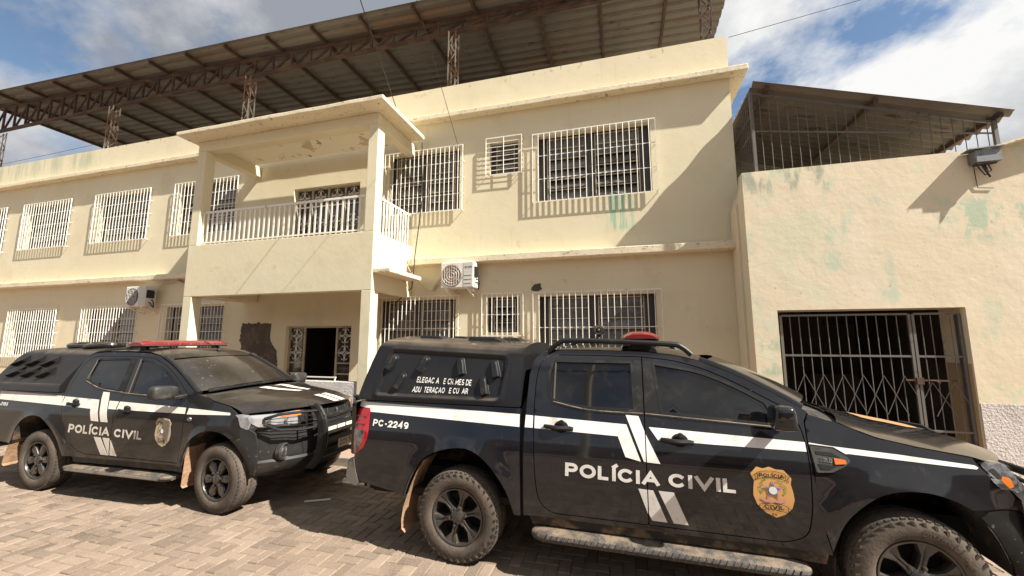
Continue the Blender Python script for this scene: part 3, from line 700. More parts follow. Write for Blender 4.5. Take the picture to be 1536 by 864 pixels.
for t in tops:
    for s in (-1, 1):
        e = t+s*.2443
        if e < 2.35: f = (t-2.36)/.2443; mb.tube([(t, y-.012, 1.44), (2.36, y-.012, 1.44-.54*f)], .0048, 5)
        elif e > 3.94: f = (3.94-t)/.2443; mb.tube([(t, y-.012, 1.44), (3.94, y-.012, 1.44-.54*f)], .0048, 5)
        else: mb.tube([(t, y-.012, 1.44), (e, y-.012, .90)], .0048, 5)
mb.build('zigzag_bar', M['iron'], l1)
mb = MB()
for t in (4.13, 4.37):
    for s in (-1, 1):
        e = t+s*.235; a, b = (t, 1.36), (e, .90)
        if e < 4.01: f = (t-4.01)/.235; b = (4.01, 1.36-.46*f)
        if e > 4.515: f = (4.515-t)/.235; b = (4.515, 1.36-.46*f)
        mb.tube([(a[0], y-.012, a[1]), (b[0], y-.012, b[1])], .0048, 5)
mb.build('zigzag_bar', M['iron'], l2)
mb = MB(); mb.bar((3.82, y-.03, 1.385), (4.40, y-.03, 1.385), .02, .022); mb.tube([(4.05, y-.03, 1.385), (4.15, y-.045, 1.385), (4.2, y-.045, 1.35)], .008, 6); mb.box(3.94, 4.02, y-.05, y-.02, 1.33, 1.42); mb.build('bolt', M['rust'], gt)
for x, s_ in ((4.535, -1), (2.31, 1)):
    mb = MB(); mb.bar((x, Yr+.16, .13), (x, Yr+.16, 2.31), .03, .03)
    for zz in (.5, 2.0): mb.box(x-.012, x+.012, y-.01, Yr+.17, zz-.04, zz+.04)
    mb.build('gate_post', M['iron'], gt)

# terrace cage on the low building
tg = empty('roof_terrace_cage', (3.7, 8.0, 4.3), label='barred rooftop cage with a sloping corrugated roof on the single-storey building', cat='cage')
zt = lambda x: 6.13-.32*(x-2.2)
mb = MB(); ys = np.arange(6.955, 11.0, .022); xs = np.linspace(2.22, 5.45, 8)
P = [[(x, yy, zt(x)+.055+.026*math.sin(k*2*math.pi/8)) for k, yy in enumerate(ys)] for x in xs]
mb.grid(P); mb.grid([[(a, b, c+.006) for a, b, c in r] for r in P], flip=True); mb.build('roof_sheet', M['sheet2'], tg)
for x in (2.42, 3.86, 5.30):
    mb = MB(); mb.bar((x, 7.0, zt(x)-.005), (x, 10.9, zt(x)-.005), .05, .075); mb.build('rafter', M['rust'], tg)
for yy in (9.3,):
    mb = MB(); mb.bar((2.2, yy, zt(2.2)-.14), (5.3, yy, zt(5.3)-.14), .06, .16); mb.build('purlin', M['sheet2'], tg)
y = 7.12
for x, yy in ((2.2, y), (5.29, y), (2.2, 10.6), (5.29, 10.6)):
    mb = MB(); mb.bar((x, yy, 4.3), (x, yy, zt(x)-.04), .045, .045); mb.build('post', M['iron2'], tg)
mb = MB(); mb.bar((2.2, y, zt(2.2)-.065), (5.29, y, zt(5.29)-.065), .03, .035); mb.bar((2.2, y, 5.39), (5.29, y, 4.91), .014, .022); mb.bar((2.2, y, 4.66), (5.29, y, 4.66), .014, .02)
x = 2.33
while x < 5.25:
    mb.tube([(x, y+.01, 4.62), (x, y+.01, zt(x)-.03)], .0055, 6); x += .131
mb.build('grille', M['iron2'], tg)
mb = MB(); mb.bar((2.2, y, zt(2.2)-.02), (2.2, 10.6, zt(2.2)-.02), .03, .035); mb.bar((2.2, y, 5.39), (2.2, 10.6, 5.39), .014, .022)
yy = y+.1
while yy < 10.5: mb.tube([(2.2, yy, 4.3), (2.2, yy, zt(2.2)-.03)], .0055, 6); yy += .10
mb.build('grille', M['iron2'], tg)

# little metal box with wires on the wall
bx = empty('wall_junction_box', (4.95, Yr, 4.4), label='small grey metal box with loose wires under a tin flap on the low building wall', cat='junction box')
mb = MB(); mb.box(4.82, 5.10, Yr-.15, Yr-.004, 4.395, 4.57); mb.build('casing', M['galv'], bx, bevel=.006)
mb = MB(); mb.bar((4.75, Yr-.09, 4.585), (5.14, Yr-.09, 4.60), .17, .014); mb.build('tin_flap', M['galv'], bx)
mb = MB(); mb.tube([(4.84, Yr-.1, 4.39), (4.86, Yr-.12, 4.30), (4.93, Yr-.09, 4.22), (5.0, Yr-.10, 4.28), (4.98, Yr-.08, 4.39)], .008, 6); mb.tube([(4.86, Yr-.03, 4.39), (4.87, Yr-.02, 4.2), (4.88, Yr-.012, 4.07), (5.05, Yr-.012, 4.05)], .005, 5); mb.bar((4.80, Yr-.1, 4.36), (5.05, Yr-.12, 4.375), .02, .02); mb.tube([(4.90, Yr-.1, 4.38), (4.95, Yr-.13, 4.18), (4.96, Yr-.06, 4.38)], .012, 6)
mb.build('wire', M['cable'], bx)

# ================================================================== air conditioners
def ac_unit(x0, z0, label, brand):
    W_, H_, T_ = .70, .52, .26; y0 = D-.40
    r = empty('air_conditioner', (x0+W_/2, y0+T_/2, z0), label=label, cat='air conditioner')
    mb = MB(); mb.box(x0, x0+W_, y0, y0+T_, z0, z0+H_); mb.build('casing', M['acw'], r, bevel=.015)
    cx, cz, rr = x0+.24, z0+H_/2-.01, .205
    mb = MB(); mb.lathe([(rr+.02, -.006), (rr+.012, -.014), (rr, -.004)], 40, (cx, y0, cz)); mb.add([(cx+rr*math.cos(a), y0-.003, cz+rr*math.sin(a)) for a in np.linspace(0, 2*math.pi, 41)[:-1]], [tuple(range(40))])
    fn = mb.build('fan', M['fan'], r)
    mb = MB()
    for k in range(1, 8):
        x = cx-rr+2*rr*k/8; h = math.sqrt(max(0, rr*rr-(x-cx)**2)); mb.bar((x, y0-.012, cz-h), (x, y0-.012, cz+h), .005, .005, (0, 1, 0))
    for q in (.25, .5, .75, 1): mb.tube([(cx+rr*q*math.cos(a), y0-.014, cz+rr*q*math.sin(a)) for a in np.linspace(0, 2*math.pi, 33)], .0025, 4)
    mb.build('fan_guard', M['white'], fn)
    mb = MB(); mb.box(x0+.49, x0+W_-.015, y0-.005, y0-.0005, z0+.02, z0+H_-.02); pn = mb.build('front_panel', M['acg'], r)
    mb = MB()
    for k in range(3): mb.box(x0+.51, x0+W_-.035, y0-.012, y0-.0055, z0+.09+k*.08, z0+.098+k*.08)
    mb.build('louvre', M['acw'], pn)
    if brand:
        mb = MB(); letters(mb, brand, [(x0+.52, z0+.39), (x0+.665, z0+.39), (x0+.665, z0+.425), (x0+.52, z0+.425)], lambda u, v: (u, y0-.008, v), .03); mb.build('lettering', M['black'], pn)
    for x in (x0+.1, x0+W_-.14):
        mb = MB(); mb.box(x, x+.035, y0+.02, D-.005, z0-.045, z0-.004); mb.bar((x+.018, y0+.06, z0-.045), (x+.018, D-.01, z0-.16), .03, .02); mb.build('bracket', M['white'], r)
    mb = MB(); xe = x0+W_
    for k, zz in enumerate((z0+.10, z0+.17)): mb.tube([(xe, y0+.10+k*.05, zz), (xe+.05, y0+.10+k*.05, zz), (xe+.06, y0+.12+k*.05, zz-.06), (xe+.03, y0+.2, z0-.02)], .013, 7)
    mb.box(xe+.001, xe+.025, y0+.03, y0+.2, z0+.22, z0+.42)
    mb.build('valve', M['black'], r)
    return r
# the fan shows coil and blades behind its guard
mfan = bpy.data.materials.new('fan_blades_and_coil'); mfan.use_nodes = True
nd = mfan.node_tree.nodes; ln = mfan.node_tree.links; wv = nd.new('ShaderNodeTexWave'); tcn = nd.new('ShaderNodeTexCoord'); mpn = nd.new('ShaderNodeMapping'); ln.new(tcn.outputs['Object'], mpn.inputs[0]); mpn.inputs['Rotation'].default_value = (0, R(68), 0)
ln.new(mpn.outputs[0], wv.inputs[0]); wv.inputs['Scale'].default_value = 2.9; wv.inputs['Distortion'].default_value = 0.3
crr = nd.new('ShaderNodeValToRGB'); ln.new(wv.outputs[0], crr.inputs[0]); crr.color_ramp.elements[0].position = .42; crr.color_ramp.elements[0].color = (.36, .19, .06, 1); crr.color_ramp.elements[1].position = .58; crr.color_ramp.elements[1].color = (.10, .14, .21, 1)
ln.new(crr.outputs[0], nd['Principled BSDF'].inputs['Base Color']); M['fan'] = mfan
a2 = ac_unit(-3.50, 2.975, 'white air conditioner with copper and blue fan coil right of the balcony', 'ELGIN')
M['fan'] = M['dframe']
a1 = ac_unit(-12.42, 2.80, 'dusty grey air conditioner with dark fan left of the balcony', None)
mb = MB(); mb.tube([(-3.50, D-.2, 3.28), (-3.62, D-.12, 3.24), (-3.78, D-.05, 3.12), (-3.84, D-.03, 3.0)], .03, 8); mb.build('hose', M['hose'], a2)
mb = MB(); mb.tube([(-11.7, D-.2, 3.2), (-11.55, D-.10, 3.46), (-11.2, D-.05, 3.50), (-10.7, D-.04, 3.3), (-10.35, D-.03, 3.05), (-10.0, D-.03, 3.02)], .028, 8); mb.build('hose', M['hose'], a1)

# ================================================================== cables
def cable(label, pts, r=.008, sag=0, mt=None, n=24, name='overhead_cable', grp=None):
    out = []
    for i in range(len(pts)-1):
        a, b = Vector(pts[i]), Vector(pts[i+1])
        for k in range(n):
            t = k/n; p = a.lerp(b, t); p.z -= sag*4*t*(1-t); out.append(p)
    out.append(Vector(pts[-1])); mb = MB(); mb.tube(out, r, 5); o = mb.build(name, mt or M['cable'])
    tag(o, label, 'cable', grp); return o
def pix(px, py, Y):
    x, y = (px-768)/601, (432-py)/601; p, th = R(15.42), R(7.44)
    fw = Vector((-math.sin(p)*math.cos(th), math.cos(p)*math.cos(th), math.sin(th))); r = Vector((math.cos(p), math.sin(p), 0)); u = r.cross(fw)
    d = r*x+u*y+fw; t = Y/d.y; return Vector((0, 0, 1.94))+d*t
def drop(label, p0, Y0, p1, Y1, far=-7.5, **k):
    A = pix(*p0, Y0); Q = pix(*p1, Y1); B = A+(Q-A)*((far-A.y)/(Q.y-A.y)); return cable(label, [A, B], **k)
drop('black service cable falling past the balcony roof corner to the facade', (607, 200), 7.45, (543, 0), 4.6, sag=.12)
drop('thin black cable falling to the upper window right of the balcony', (688, 222), 7.55, (626, 0), 4.7, sag=.06, r=.005)
drop('thin black cable from the parapet corner running off right across the sky', (1093, 56), 7.9, (1290, 0), 8.6, far=10.5, r=.006)
cable('dark cable bundle hanging down the facade beside the balcony side railing', [(-4.12, 7.5, 6.25), (-4.15, D-.06, 5.0), (-4.17, D-.27, 3.7), (-4.19, D-.27, 3.35), (-4.3, D-.12, 3.05), (-4.7, D-.10, 2.72)], r=.011, n=6, name='hanging_cable')
cable('pale grey looped cable by the end of the ledge near the air conditioner', [(-4.40, D-.26, 3.62), (-4.28, D-.27, 3.4), (-4.15, D-.1, 3.15), (-3.95, D-.05, 2.98), (-3.82, D-.04, 2.98)], r=.007, n=6, name='hanging_cable', mt=M['hose'])
cable('thin cable stretched over the parapet behind the left end of the big roof', [(-30, 9.2, 8.9), (-14.5, 8.6, 8.6)], r=.006, sag=.1)

# litter on the road
for lab, pts in (('white plastic strip lying bent by the kerb between the trucks', [(-3.86, 4.92, .012), (-3.72, 4.98, .03), (-3.66, 5.12, .045), (-3.60, 5.22, .03)]), ('short straight white strip lying on the pavers in the shade', [(-3.78, 4.28, .010), (-3.52, 4.42, .012)])):
    mb = MB(); mb.tube(pts, .011, 6); tag(mb.build('plastic_strip', M['white'], None), lab, 'litter')
# ================================================================== across the street, behind the camera (seen only as reflections)
ob = empty('house_across_street', (0, -9.6, 0), label='plain tan house row across the street, reflected darkly in the truck windows', cat='building')
mb = MB(); wall_grid(mb, lambda u, v, d: (-u, -9.6-d, v), -26.0, 26.0, 0.0, 5.2, [(x, x+1.6, 1.1, 2.5) for x in (-20, -14.5, -9, -3.5, 2, 7.5, 13, 18.5)]+[(x, x+1.1, .12, 2.3) for x in (-17.2, -6.2, 4.8, 15.8)], .15)
mb.build('wall', mat('tan_house_paint', (.30, .21, .15), .9, var=[(.6, 5, .45, .7, (.22, .16, .12))]), ob)
mb = MB(); mb.box(-26.2, 26.2, -18, -9.2, 5.201, 5.4); mb.build('roof', M['sheet2'], ob)
mb = MB(); mb.box(-25.9, 25.9, -18, -9.77, 0, 5.1); mb.build('inside', M['dark'], ob)
up = empty('utility_pole', (-1.6, -5.0, 0), label='concrete utility pole across the street, reflected in the rear side window of the nearer pickup', cat='pole')
mb = MB(); mb.tube([(-1.6, -5.0, 0), (-1.6, -5.0, 9)], [.16, .10], 12); mb.build('shaft', M['wall'], up)
mb = MB(); mb.bar((-2.6, -5.0, 8.2), (-.6, -5.0, 8.2), .1, .1); mb.build('cross_arm', M['rust'], up)
# ================================================================== pickup trucks
def dusty_paint(name, base, dust, coat, up_k, low_k, rough=.32, scr=True):
    v = [(3.0, 7, 0.30, 0.72, dust, (1, 1, 1), by_up(0.35, 0.85, up_k)),
         (7.0, 8, 0.42, 0.72, dust, (1, 1, 1), by_axis(2, 0.72, 0.40, 1, low_k)),
         (1.4, 7, 0.46, 0.78, dust, (1, 1, .6), by_axis(2, 1.95, 1.94, 1, .035)),
         (22, 7, 0.60, 0.70, dust, (1, 1, .5), by_axis(2, 2.2, 0.3, 1, .14))]
    return mat(name, base, rough, 0, coat, var=v, spec=.12)
M['paintA'] = dusty_paint('black_truck_paint', (0.0075, 0.008, 0.0105), (0.14, 0.107, 0.08), 0.95, .075, .30, .28)
M['paintB'] = dusty_paint('dusty_black_truck_paint', (0.012, 0.0115, 0.0115), (0.14, 0.107, 0.08), 0.7, .14, .34, .34)
M['canopyA'] = dusty_paint('black_fibreglass', (0.012, 0.012, 0.013), (0.20, 0.15, 0.105), 0.4, .40, .1, .38)
M['canopyB'] = dusty_paint('dull_black_fibreglass', (0.020, 0.018, 0.017), (0.20, 0.15, 0.105), 0.25, .42, .1, .42)
M['trimb'] = mat('black_trim_plastic', (0.010, 0.010, 0.010), 0.5, spec=.3, var=[(9, 6, .5, .75, (0.035, 0.030, 0.025))])
M['trimd'] = mat('dusty_black_plastic', (0.018, 0.017, 0.016), 0.6, var=[(7, 7, .42, .7, (0.075, 0.060, 0.046))])
M['gap'] = mat('dark_gap', (0.004, 0.004, 0.004), 0.9)
M['tint'] = mat('tinted_window', (0.004, 0.004, 0.0045), 0.035, spec=0.65, var=[(9, 7, .50, .8, (0.018, 0.015, 0.012))])
M['wind'] = mat('dusty_windscreen', (0.018, 0.016, 0.014), 0.10, spec=0.6, var=[(1.1, 6, .30, .75, (0.052, 0.044, 0.036)), (14, 6, .62, .72, (0.12, 0.10, 0.08))])
M['decal'] = mat('white_vinyl', (0.66, 0.635, 0.60), 0.45, var=[(6, 7, .52, .75, (0.54, 0.49, 0.43)), (30, 6, .66, .72, (0.42, 0.36, 0.29))])
M['decalg'] = mat('dusty_white_vinyl', (0.62, 0.57, 0.50), 0.5, var=[(6, 7, .50, .75, (0.48, 0.41, 0.33))])
M['lampb'] = mat('bright_lamp_lens', (0.40, 0.40, 0.41), 0.09, 0.4, .8, var=[(7, 3, .42, .62, (0.27, 0.27, 0.28))])
M['hgold'] = mat('dusty_gold_vinyl', (0.30, 0.165, 0.075), 0.6, var=[(6, 6, .5, .75, (0.22, 0.125, 0.06))])
M['gold'] = mat('gold_badge_vinyl', (0.56, 0.30, 0.10), 0.45, var=[(6, 6, .5, .75, (0.48, 0.25, 0.08))])
M['goldb'] = mat('faded_badge_vinyl', (0.42, 0.33, 0.22), 0.5, var=[(12, 6, .5, .75, (0.30, 0.23, 0.15))])
M['ink'] = mat('badge_black_ink', (0.012, 0.010, 0.010), 0.5)
M['inkb'] = mat('badge_blue_ink', (0.10, 0.12, 0.26), 0.5); M['inkp'] = mat('badge_pink_ink', (0.48, 0.24, 0.26), 0.5); M['inkg'] = mat('badge_green_ink', (0.12, 0.26, 0.06), 0.5); M['inkw'] = mat('badge_pale_ink', (0.62, 0.66, 0.62), 0.5)
M['tyre'] = mat('dusty_tyre_rubber', (0.062, 0.048, 0.036), 0.9, var=[(4, 7, .38, .66, (0.108, 0.082, 0.060)), (30, 6, .54, .70, (0.035, 0.028, 0.022))], bump=[(60, 5, .003)])
M['tread'] = mat('tyre_tread_rubber', (0.034, 0.029, 0.024), 0.92, var=[(6, 7, .42, .7, (0.088, 0.068, 0.050))])
M['rim'] = mat('black_alloy_wheel', (0.052, 0.049, 0.046), 0.30, 0.35, 0.4, var=[(9, 7, .46, .7, (0.085, 0.065, 0.048))])
M['rimlip'] = mat('dusty_wheel_lip', (0.10, 0.08, 0.06), 0.6, 0.2)
M['mud'] = mat('dried_clay_mud', (0.29, 0.175, 0.10), 0.95, var=[(7, 7, .46, .66, (0.20, 0.12, 0.07)), (22, 6, .55, .7, (0.34, 0.215, 0.13))], bump=[(30, 6, .01)])
M['liner'] = mat('muddy_wheel_arch', (0.022, 0.017, 0.013), 0.95, var=[(5, 7, .48, .68, (0.13, 0.082, 0.05))], bump=[(30, 6, .01)])
M['redlamp'] = mat('red_lamp_lens', (0.34, 0.012, 0.014), 0.12, 0, .6, var=[(20, 4, .5, .7, (0.22, 0.008, 0.010))])
M['clearlamp'] = mat('clear_lamp_lens', (0.24, 0.235, 0.23), 0.10, 0.55, .8, var=[(16, 4, .42, .62, (0.07, 0.07, 0.07))])
M['gloss'] = mat('black_bumper_paint', (0.0085, 0.0085, 0.009), 0.5, 0, .12, spec=.12, var=[(26, 7, .63, .70, (0.10, 0.085, 0.07)), (3, 7, .5, .8, (0.02, 0.017, 0.014))])
M['amber'] = mat('amber_lens', (0.55, 0.13, 0.015), 0.15, 0, .6)
M['chrome'] = mat('dull_chrome', (0.42, 0.39, 0.35), 0.28, 0.9, var=[(8, 6, .5, .7, (0.26, 0.22, 0.18))])
M['bumper'] = mat('grey_bumper_steel', (0.17, 0.155, 0.14), 0.4, .3, var=[(6, 7, .45, .7, (0.13, 0.10, 0.075))])
M['lightbar'] = mat('red_lightbar_dome', (0.16, 0.012, 0.014), 0.22, 0, .4, var=[(5, 6, .42, .72, (0.15, 0.035, 0.032)), (16, 6, .56, .7, (0.17, 0.075, 0.06))])
M['plate'] = mat('grey_number_plate', (0.50, 0.45, 0.34), .5, var=[(14, 6, .5, .7, (0.40, 0.34, 0.24))])
M['step'] = mat('grimy_step_tread', (0.040, 0.037, 0.034), .75, var=[(7, 7, .40, .62, (0.20, 0.145, 0.095), (1, 1, 1), by_up(.3, .8, .85)), (40, 6, .5, .65, (0.11, 0.085, 0.06))], bump=[(70, 5, .004)])

def wheel(parent, cx, cy, side, Rt, wd, spokes, rim_r, kind, steer=0):
    """cy: y of the outer face; side -1 near, +1 far"""
    e = bpy.data.objects.new('wheel', None)
    s = side
    mb = MB(); sh = .030
    prof = [(rim_r+.004, .022), (rim_r+.014, .006), (rim_r+.045, -.004), (rim_r+.085, -.004), (Rt-.045, .004), (Rt-.018, .016), (Rt-.006, .032), (Rt, .055), (Rt+.002, wd/2), (Rt, wd-.055), (Rt-.006, wd-.03), (Rt-.04, wd-.004), (rim_r+.03, wd), (rim_r+.004, wd-.02)]
    # y measured from outer face inwards
    pr = [(r, -s*t) for r, t in prof]
    mb.lathe(pr, 72, (0, 0, 0)); 
    # raised sidewall ring and maker-style band
    ty = mb.build('tyre', M['tyre'], None, sharp=50, recalc=True)
    mb = MB(); n = 52
    for k in range(n):
        a0 = 2*math.pi*k/n
        for (t0, t1, da, ww, r0, r1) in ((.012, .075, .0, .55, Rt-.022, Rt+.003), (.088, wd/2-.012, .5, .72, Rt-.006, Rt+.004), (wd/2+.012, wd-.088, .0, .72, Rt-.006, Rt+.004), (wd-.075, wd-.012, .5, .55, Rt-.022, Rt+.003)):
            aw = 2*math.pi/n*ww; b0 = a0+da*2*math.pi/n; sk = .35*2*math.pi/n
            vs = []
            for rr in (r0, r1):
                for aa, tt in ((b0, t0), (b0+aw, t0), (b0+aw+sk, t1), (b0+sk, t1)):
                    # shoulder blocks wrap over the edge
                    q = rr-(.014 if (tt < .02 or tt > wd-.02) and rr == r1 else 0); vs.append((q*math.cos(aa), -s*tt, q*math.sin(aa)))
            mb.add(vs, [(0, 1, 2, 3), (7, 6, 5, 4), (0, 4, 5, 1), (1, 5, 6, 2), (2, 6, 7, 3), (3, 7, 4, 0)])
    for k in range(36):     # small sidewall ribs
        a0 = 2*math.pi*k/36
        if kind == 'A': 
            r0, r1 = Rt-.058, Rt-.026; aw = .055
            vs = [(rr*math.cos(a0+da), -s*tt, rr*math.sin(a0+da)) for tt in (.006, -.0005) for rr, da in ((r0, 0), (r1, .03), (r1, .03+aw), (r0, aw*.7))]
            mb.add(vs, [(3, 2, 1, 0), (4, 5, 6, 7), (0, 1, 5, 4), (1, 2, 6, 5), (2, 3, 7, 6), (3, 0, 4, 7)])
    tr = mb.build('tread', M['tread'], ty, recalc=True)
    # rim
    mb = MB(); R0 = rim_r
    mb.lathe([(R0+.006, -s*.020), (R0+.002, -s*.008), (R0-.010, -s*.010), (R0-.016, -s*.030), (R0-.022, -s*.10), (R0-.05, -s*.17)], 64)
    lip = mb.build('rim', M['rim'], None, sharp=40, recalc=True)
    mb = MB(); mb.lathe([(R0-.02, -s*.13), (.12, -s*.12), (.001, -s*.12)], 32); mb.build('brake_disc', M['gap'], ty, recalc=True)
    mb = MB(); fn = lambda u, v, t: (u, -s*t, v)
    for k in range(spokes):
        a = 2*math.pi*k/spokes+(.26 if kind == 'A' else .1)
        ca, sa = math.cos(a), math.sin(a)
        if kind == 'A':   # spokes flare into the lip, with a groove along them
            half = [(.050, .034), (.100, .022), (.150, .025), (R0-.045, .052), (R0-.008, .082)]
        else:
            half = [(.045, .030), (.085, .036), (.13, .047), (.17, .050), (R0-.010, .026)]
        nn = len(half); dep = [.022, .028, .026, .022, .014] if kind == 'A' else [.030, .026, .022, .020, .030]
        rows = []
        for i, (r_, h_) in enumerate(half):
            row = []
            for q, dz in ((-1, .018), (-.80, 0), (-.30, .0), (0, .009 if kind == 'A' else -.004), (.30, 0), (.80, 0), (1, .018)):
                u, v = r_, q*h_; t = dep[i]+dz; row.append((u*ca-v*sa, -s*t, u*sa+v*ca))
            rows.append(row)
        mb.grid(rows); 
        for q in (-1, 1):
            mb.grid([[((r_)*ca-(q*h_)*sa, -s*(dep[i]+.018), r_*sa+q*h_*ca), (r_*ca-(q*h_*.9)*sa, -s*(dep[i]+.075), r_*sa+q*h_*.9*ca)] for i, (r_, h_) in enumerate(half)])
    mb.build('spokes', M['rim'], ty, sharp=25, recalc=True)
    mb = MB(); mb.lathe([(.062, -s*.035), (.060, -s*.018), (.048, -s*.012), (.034, -s*.004), (.001, -s*.002)], 24)
    for k in range(6):
        a = 2*math.pi*k/6+.2; mb.lathe([(.012, -s*.03), (.012, -s*.006), (.004, -s*.002), (.0005, -s*.002)], 8, (.078*math.cos(a), 0, .078*math.sin(a)))
    mb.build('hub_cap', M['rim'], ty, recalc=True)
    ty.name = 'wheel'
    ty.parent = parent; ty.location = (cx, cy, Rt-.004); lip.parent = ty; lip.location = (0, 0, 0)
    if steer: ty.rotation_euler = (0, 0, steer)
    bpy.data.objects.remove(e)
    return ty

class Truck:
    def __init__(s, root, HW, yin, wheels, flare_R, front_x, rear_x, ftuck=(.35, 2.2), rtuck=.06):
        s.root = root; s.HW = HW; s.y = yin; s.wh = wheels; s.fR = flare_R; s.fx = front_x; s.rx = rear_x; s.ft = ftuck; s.rt = rtuck
    def w(s, x, z):
        o = s.HW-s.y(z)
        if z < 1.05:
            for wx, wz in s.wh:
                d = math.hypot(x-wx, z-wz); o += .030*math.exp(-((d-s.fR)/.085)**2)*min(1, max(0, (1.12-z)/.15))
        if x > s.fx: o -= s.ft[0]*(x-s.fx)**s.ft[1]
        if x < s.rx: o -= s.rt*((s.rx-x)/.16)**2
        return o
    def near(s, off=0): return lambda x, z: (x, -(s.w(x, z)+off), z)
    def far(s, off=0): return lambda x, z: (x, s.w(x, z)+off, z)
    def pan(s, name, outer, mt, holes=(), parent=None, off=0, h=.05, thick=.018, gap=.003, both=False):
        mb = MB(); po = inset(outer, gap) if gap else outer
        if both: panel(mb, po, s.far(off), holes, h, thick, (0, -1, 0), flip=True); mb.build(name, mt, parent or s.root, world=False, sharp=40); mb = MB()
        panel(mb, po, s.near(off), holes, h, thick, (0, 1, 0))
        return mb.build(name, mt, parent or s.root, world=False, sharp=40)
    def top(s, mb, curve, wfn, fwd, crown, nu=40, nv=33, p=3.0, q=2.0, lift=0.0, s0=0, s1=1, tmax=1.0):
        """sheet from the near-side curve (x, z) over to the far side"""
        C = np.array(curve, float); dd = np.r_[0, np.cumsum(np.hypot(*np.diff(C, axis=0).T))]; dd /= dd[-1]
        # smooth resample
        fx = smooth_fn(list(dd), list(C[:, 0]), .04); fz = smooth_fn(list(dd), list(C[:, 1]), .04)
        G = []
        for i in range(nu+1):
            t = s0+(s1-s0)*i/nu; x, z = fx(t), fz(t); wv = wfn(x, z); row = []
            for j in range(nv):
                a = (-1+2*j/(nv-1))*tmax
                row.append((x+fwd(t)*(1-abs(a)**q), a*wv, z+lift+crown(t)*(1-abs(a)**p)))
            G.append(row)
        mb.grid(G); return np.array(G)
def text_side(T, parent, items, mt, off=.004, name='lettering'):
    mb = MB()
    for body, quad, bold in items: letters(mb, body, quad, T.near(off), bold)
    return mb.build(name, mt, parent, world=False)
def shield(T, parent, x0, x1, z0, z1, gold, faded=False):
    S = [(-.02, .84), (.145, .985), (.30, .955), (.455, 1.0), (.62, .955), (.80, .955), (.975, .80), (.94, .69), (.985, .52), (1.0, .38), (.93, .20), (.76, .07), (.54, -.01), (.30, .07), (.10, .22), (.015, .40), (.03, .56), (.06, .70)][::-1]
    f = lambda u, v: (x0+(x1-x0)*u, z0+(z1-z0)*v)
    fn = lambda off: (lambda u, v: T.near(off)(*f(u, v)))
    mb = MB(); panel(mb, rounded(S, .02, 2), fn(.004), h=.15, thick=.002); b = mb.build('badge', gold, parent, world=False)
    mb = MB()
    def stroke(pts, wd=.012, off=.0065):
        for i in range(len(pts)-1):
            a, c = np.array(pts[i], float), np.array(pts[i+1], float); d = c-a; d /= max(1e-6, np.hypot(*d)); n = np.array([-d[1], d[0]])*wd/2; n[1] *= (x1-x0)/(z1-z0)
            mb.add([fn(off)(*(a-n)), fn(off)(*(c-n)), fn(off)(*(c+n)), fn(off)(*(a+n))], [(0, 1, 2, 3)])
    for yb in (.80, .155):
        arc = lambda u, v: (u, v+.05*(1-((u-.49)/.36)**2)-.03)
        top_ = [arc(u, yb+.10) for u in np.linspace(.15, .83, 9)]; bot = [arc(u, yb-.03) for u in np.linspace(.15, .83, 9)]
        stroke(top_+bot[::-1]+[top_[0]])
        stroke([bot[0], (.15-.07, bot[0][1]-.03), (.11, bot[0][1]+.02), (.06, bot[0][1]+.08), (.15, top_[0][1]-.03)]); stroke([bot[-1], (.9, bot[-1][1]-.03), (.87, bot[-1][1]+.02), (.92, bot[-1][1]+.08), (.83, top_[-1][1]-.03)])
    letters(mb, 'POLÍCIA', [f(.19, .785), f(.80, .785), f(.80, .865), f(.19, .865)], T.near(.0065), .03)
    letters(mb, 'CIVIL', [f(.26, .155), f(.73, .155), f(.73, .24), f(.26, .24)], T.near(.0065), .03)
    if not faded: letters(mb, 'ES', [f(.44, .035), f(.56, .035), f(.56, .075), f(.44, .075)], T.near(.0065), .03)
    mb.build('badge_lettering', M['ink'], b, world=False)
    ar = (x1-x0)/(z1-z0); cx, cz = .50, .535
    P = lambda r, a: (cx+r*math.sin(a), cz+r*math.cos(a)*ar)
    for nm, rr, mt_, o in (('star', .27, 'inkp', .0070), ('star', .20, 'inkb', .0085)):
        mb = MB()
        for k in range(5):
            a = 2*math.pi*k/5; c0 = fn(o)(cx, cz)
            mb.add([c0, fn(o)(*P(rr*.42, a-math.pi/5)), fn(o)(*P(rr, a))], [(0, 2, 1)]); mb.add([c0, fn(o)(*P(rr, a)), fn(o)(*P(rr*.42, a+math.pi/5))], [(0, 2, 1)])
        mb.build(nm, M[mt_], b, world=False)
    mb = MB(); mb.add([fn(.010)(*P(.10, a)) for a in np.linspace(0, 2*math.pi, 17)[:-1]][::-1], [tuple(range(16))]); mb.build('disc', M['inkw'], b, world=False)
    mb = MB(); rs = np.random.RandomState(4)
    for sgn in (-1, 1):
        for k in range(9):
            a = sgn*(.45+k*.17); r0 = .30+rs.uniform(-.03, .03); p = P(r0, a); d = .035
            t = rs.uniform(0, 3); mb.add([fn(.0070)(p[0]+d*math.cos(t+q), p[1]+d*.9*ar*math.sin(t+q)*(.5 if i % 2 else 1)) for i, q in enumerate((0, 1.57, 3.14, 4.71))], [(0, 1, 2, 3)])
    mb.build('leaf', M['inkg'], b, world=False)
    mb = MB()
    for sgn in (-1, 1): mb.add([fn(.0070)(cx+sgn*u, v) for u, v in ((.04, .30), (.16, .285), (.31, .34), (.30, .385), (.15, .335), (.05, .345))], [(0, 1, 2, 3, 4, 5) if sgn > 0 else (5, 4, 3, 2, 1, 0)])
    mb.build('ribbon', M['inkp'], b, world=False)
    return b
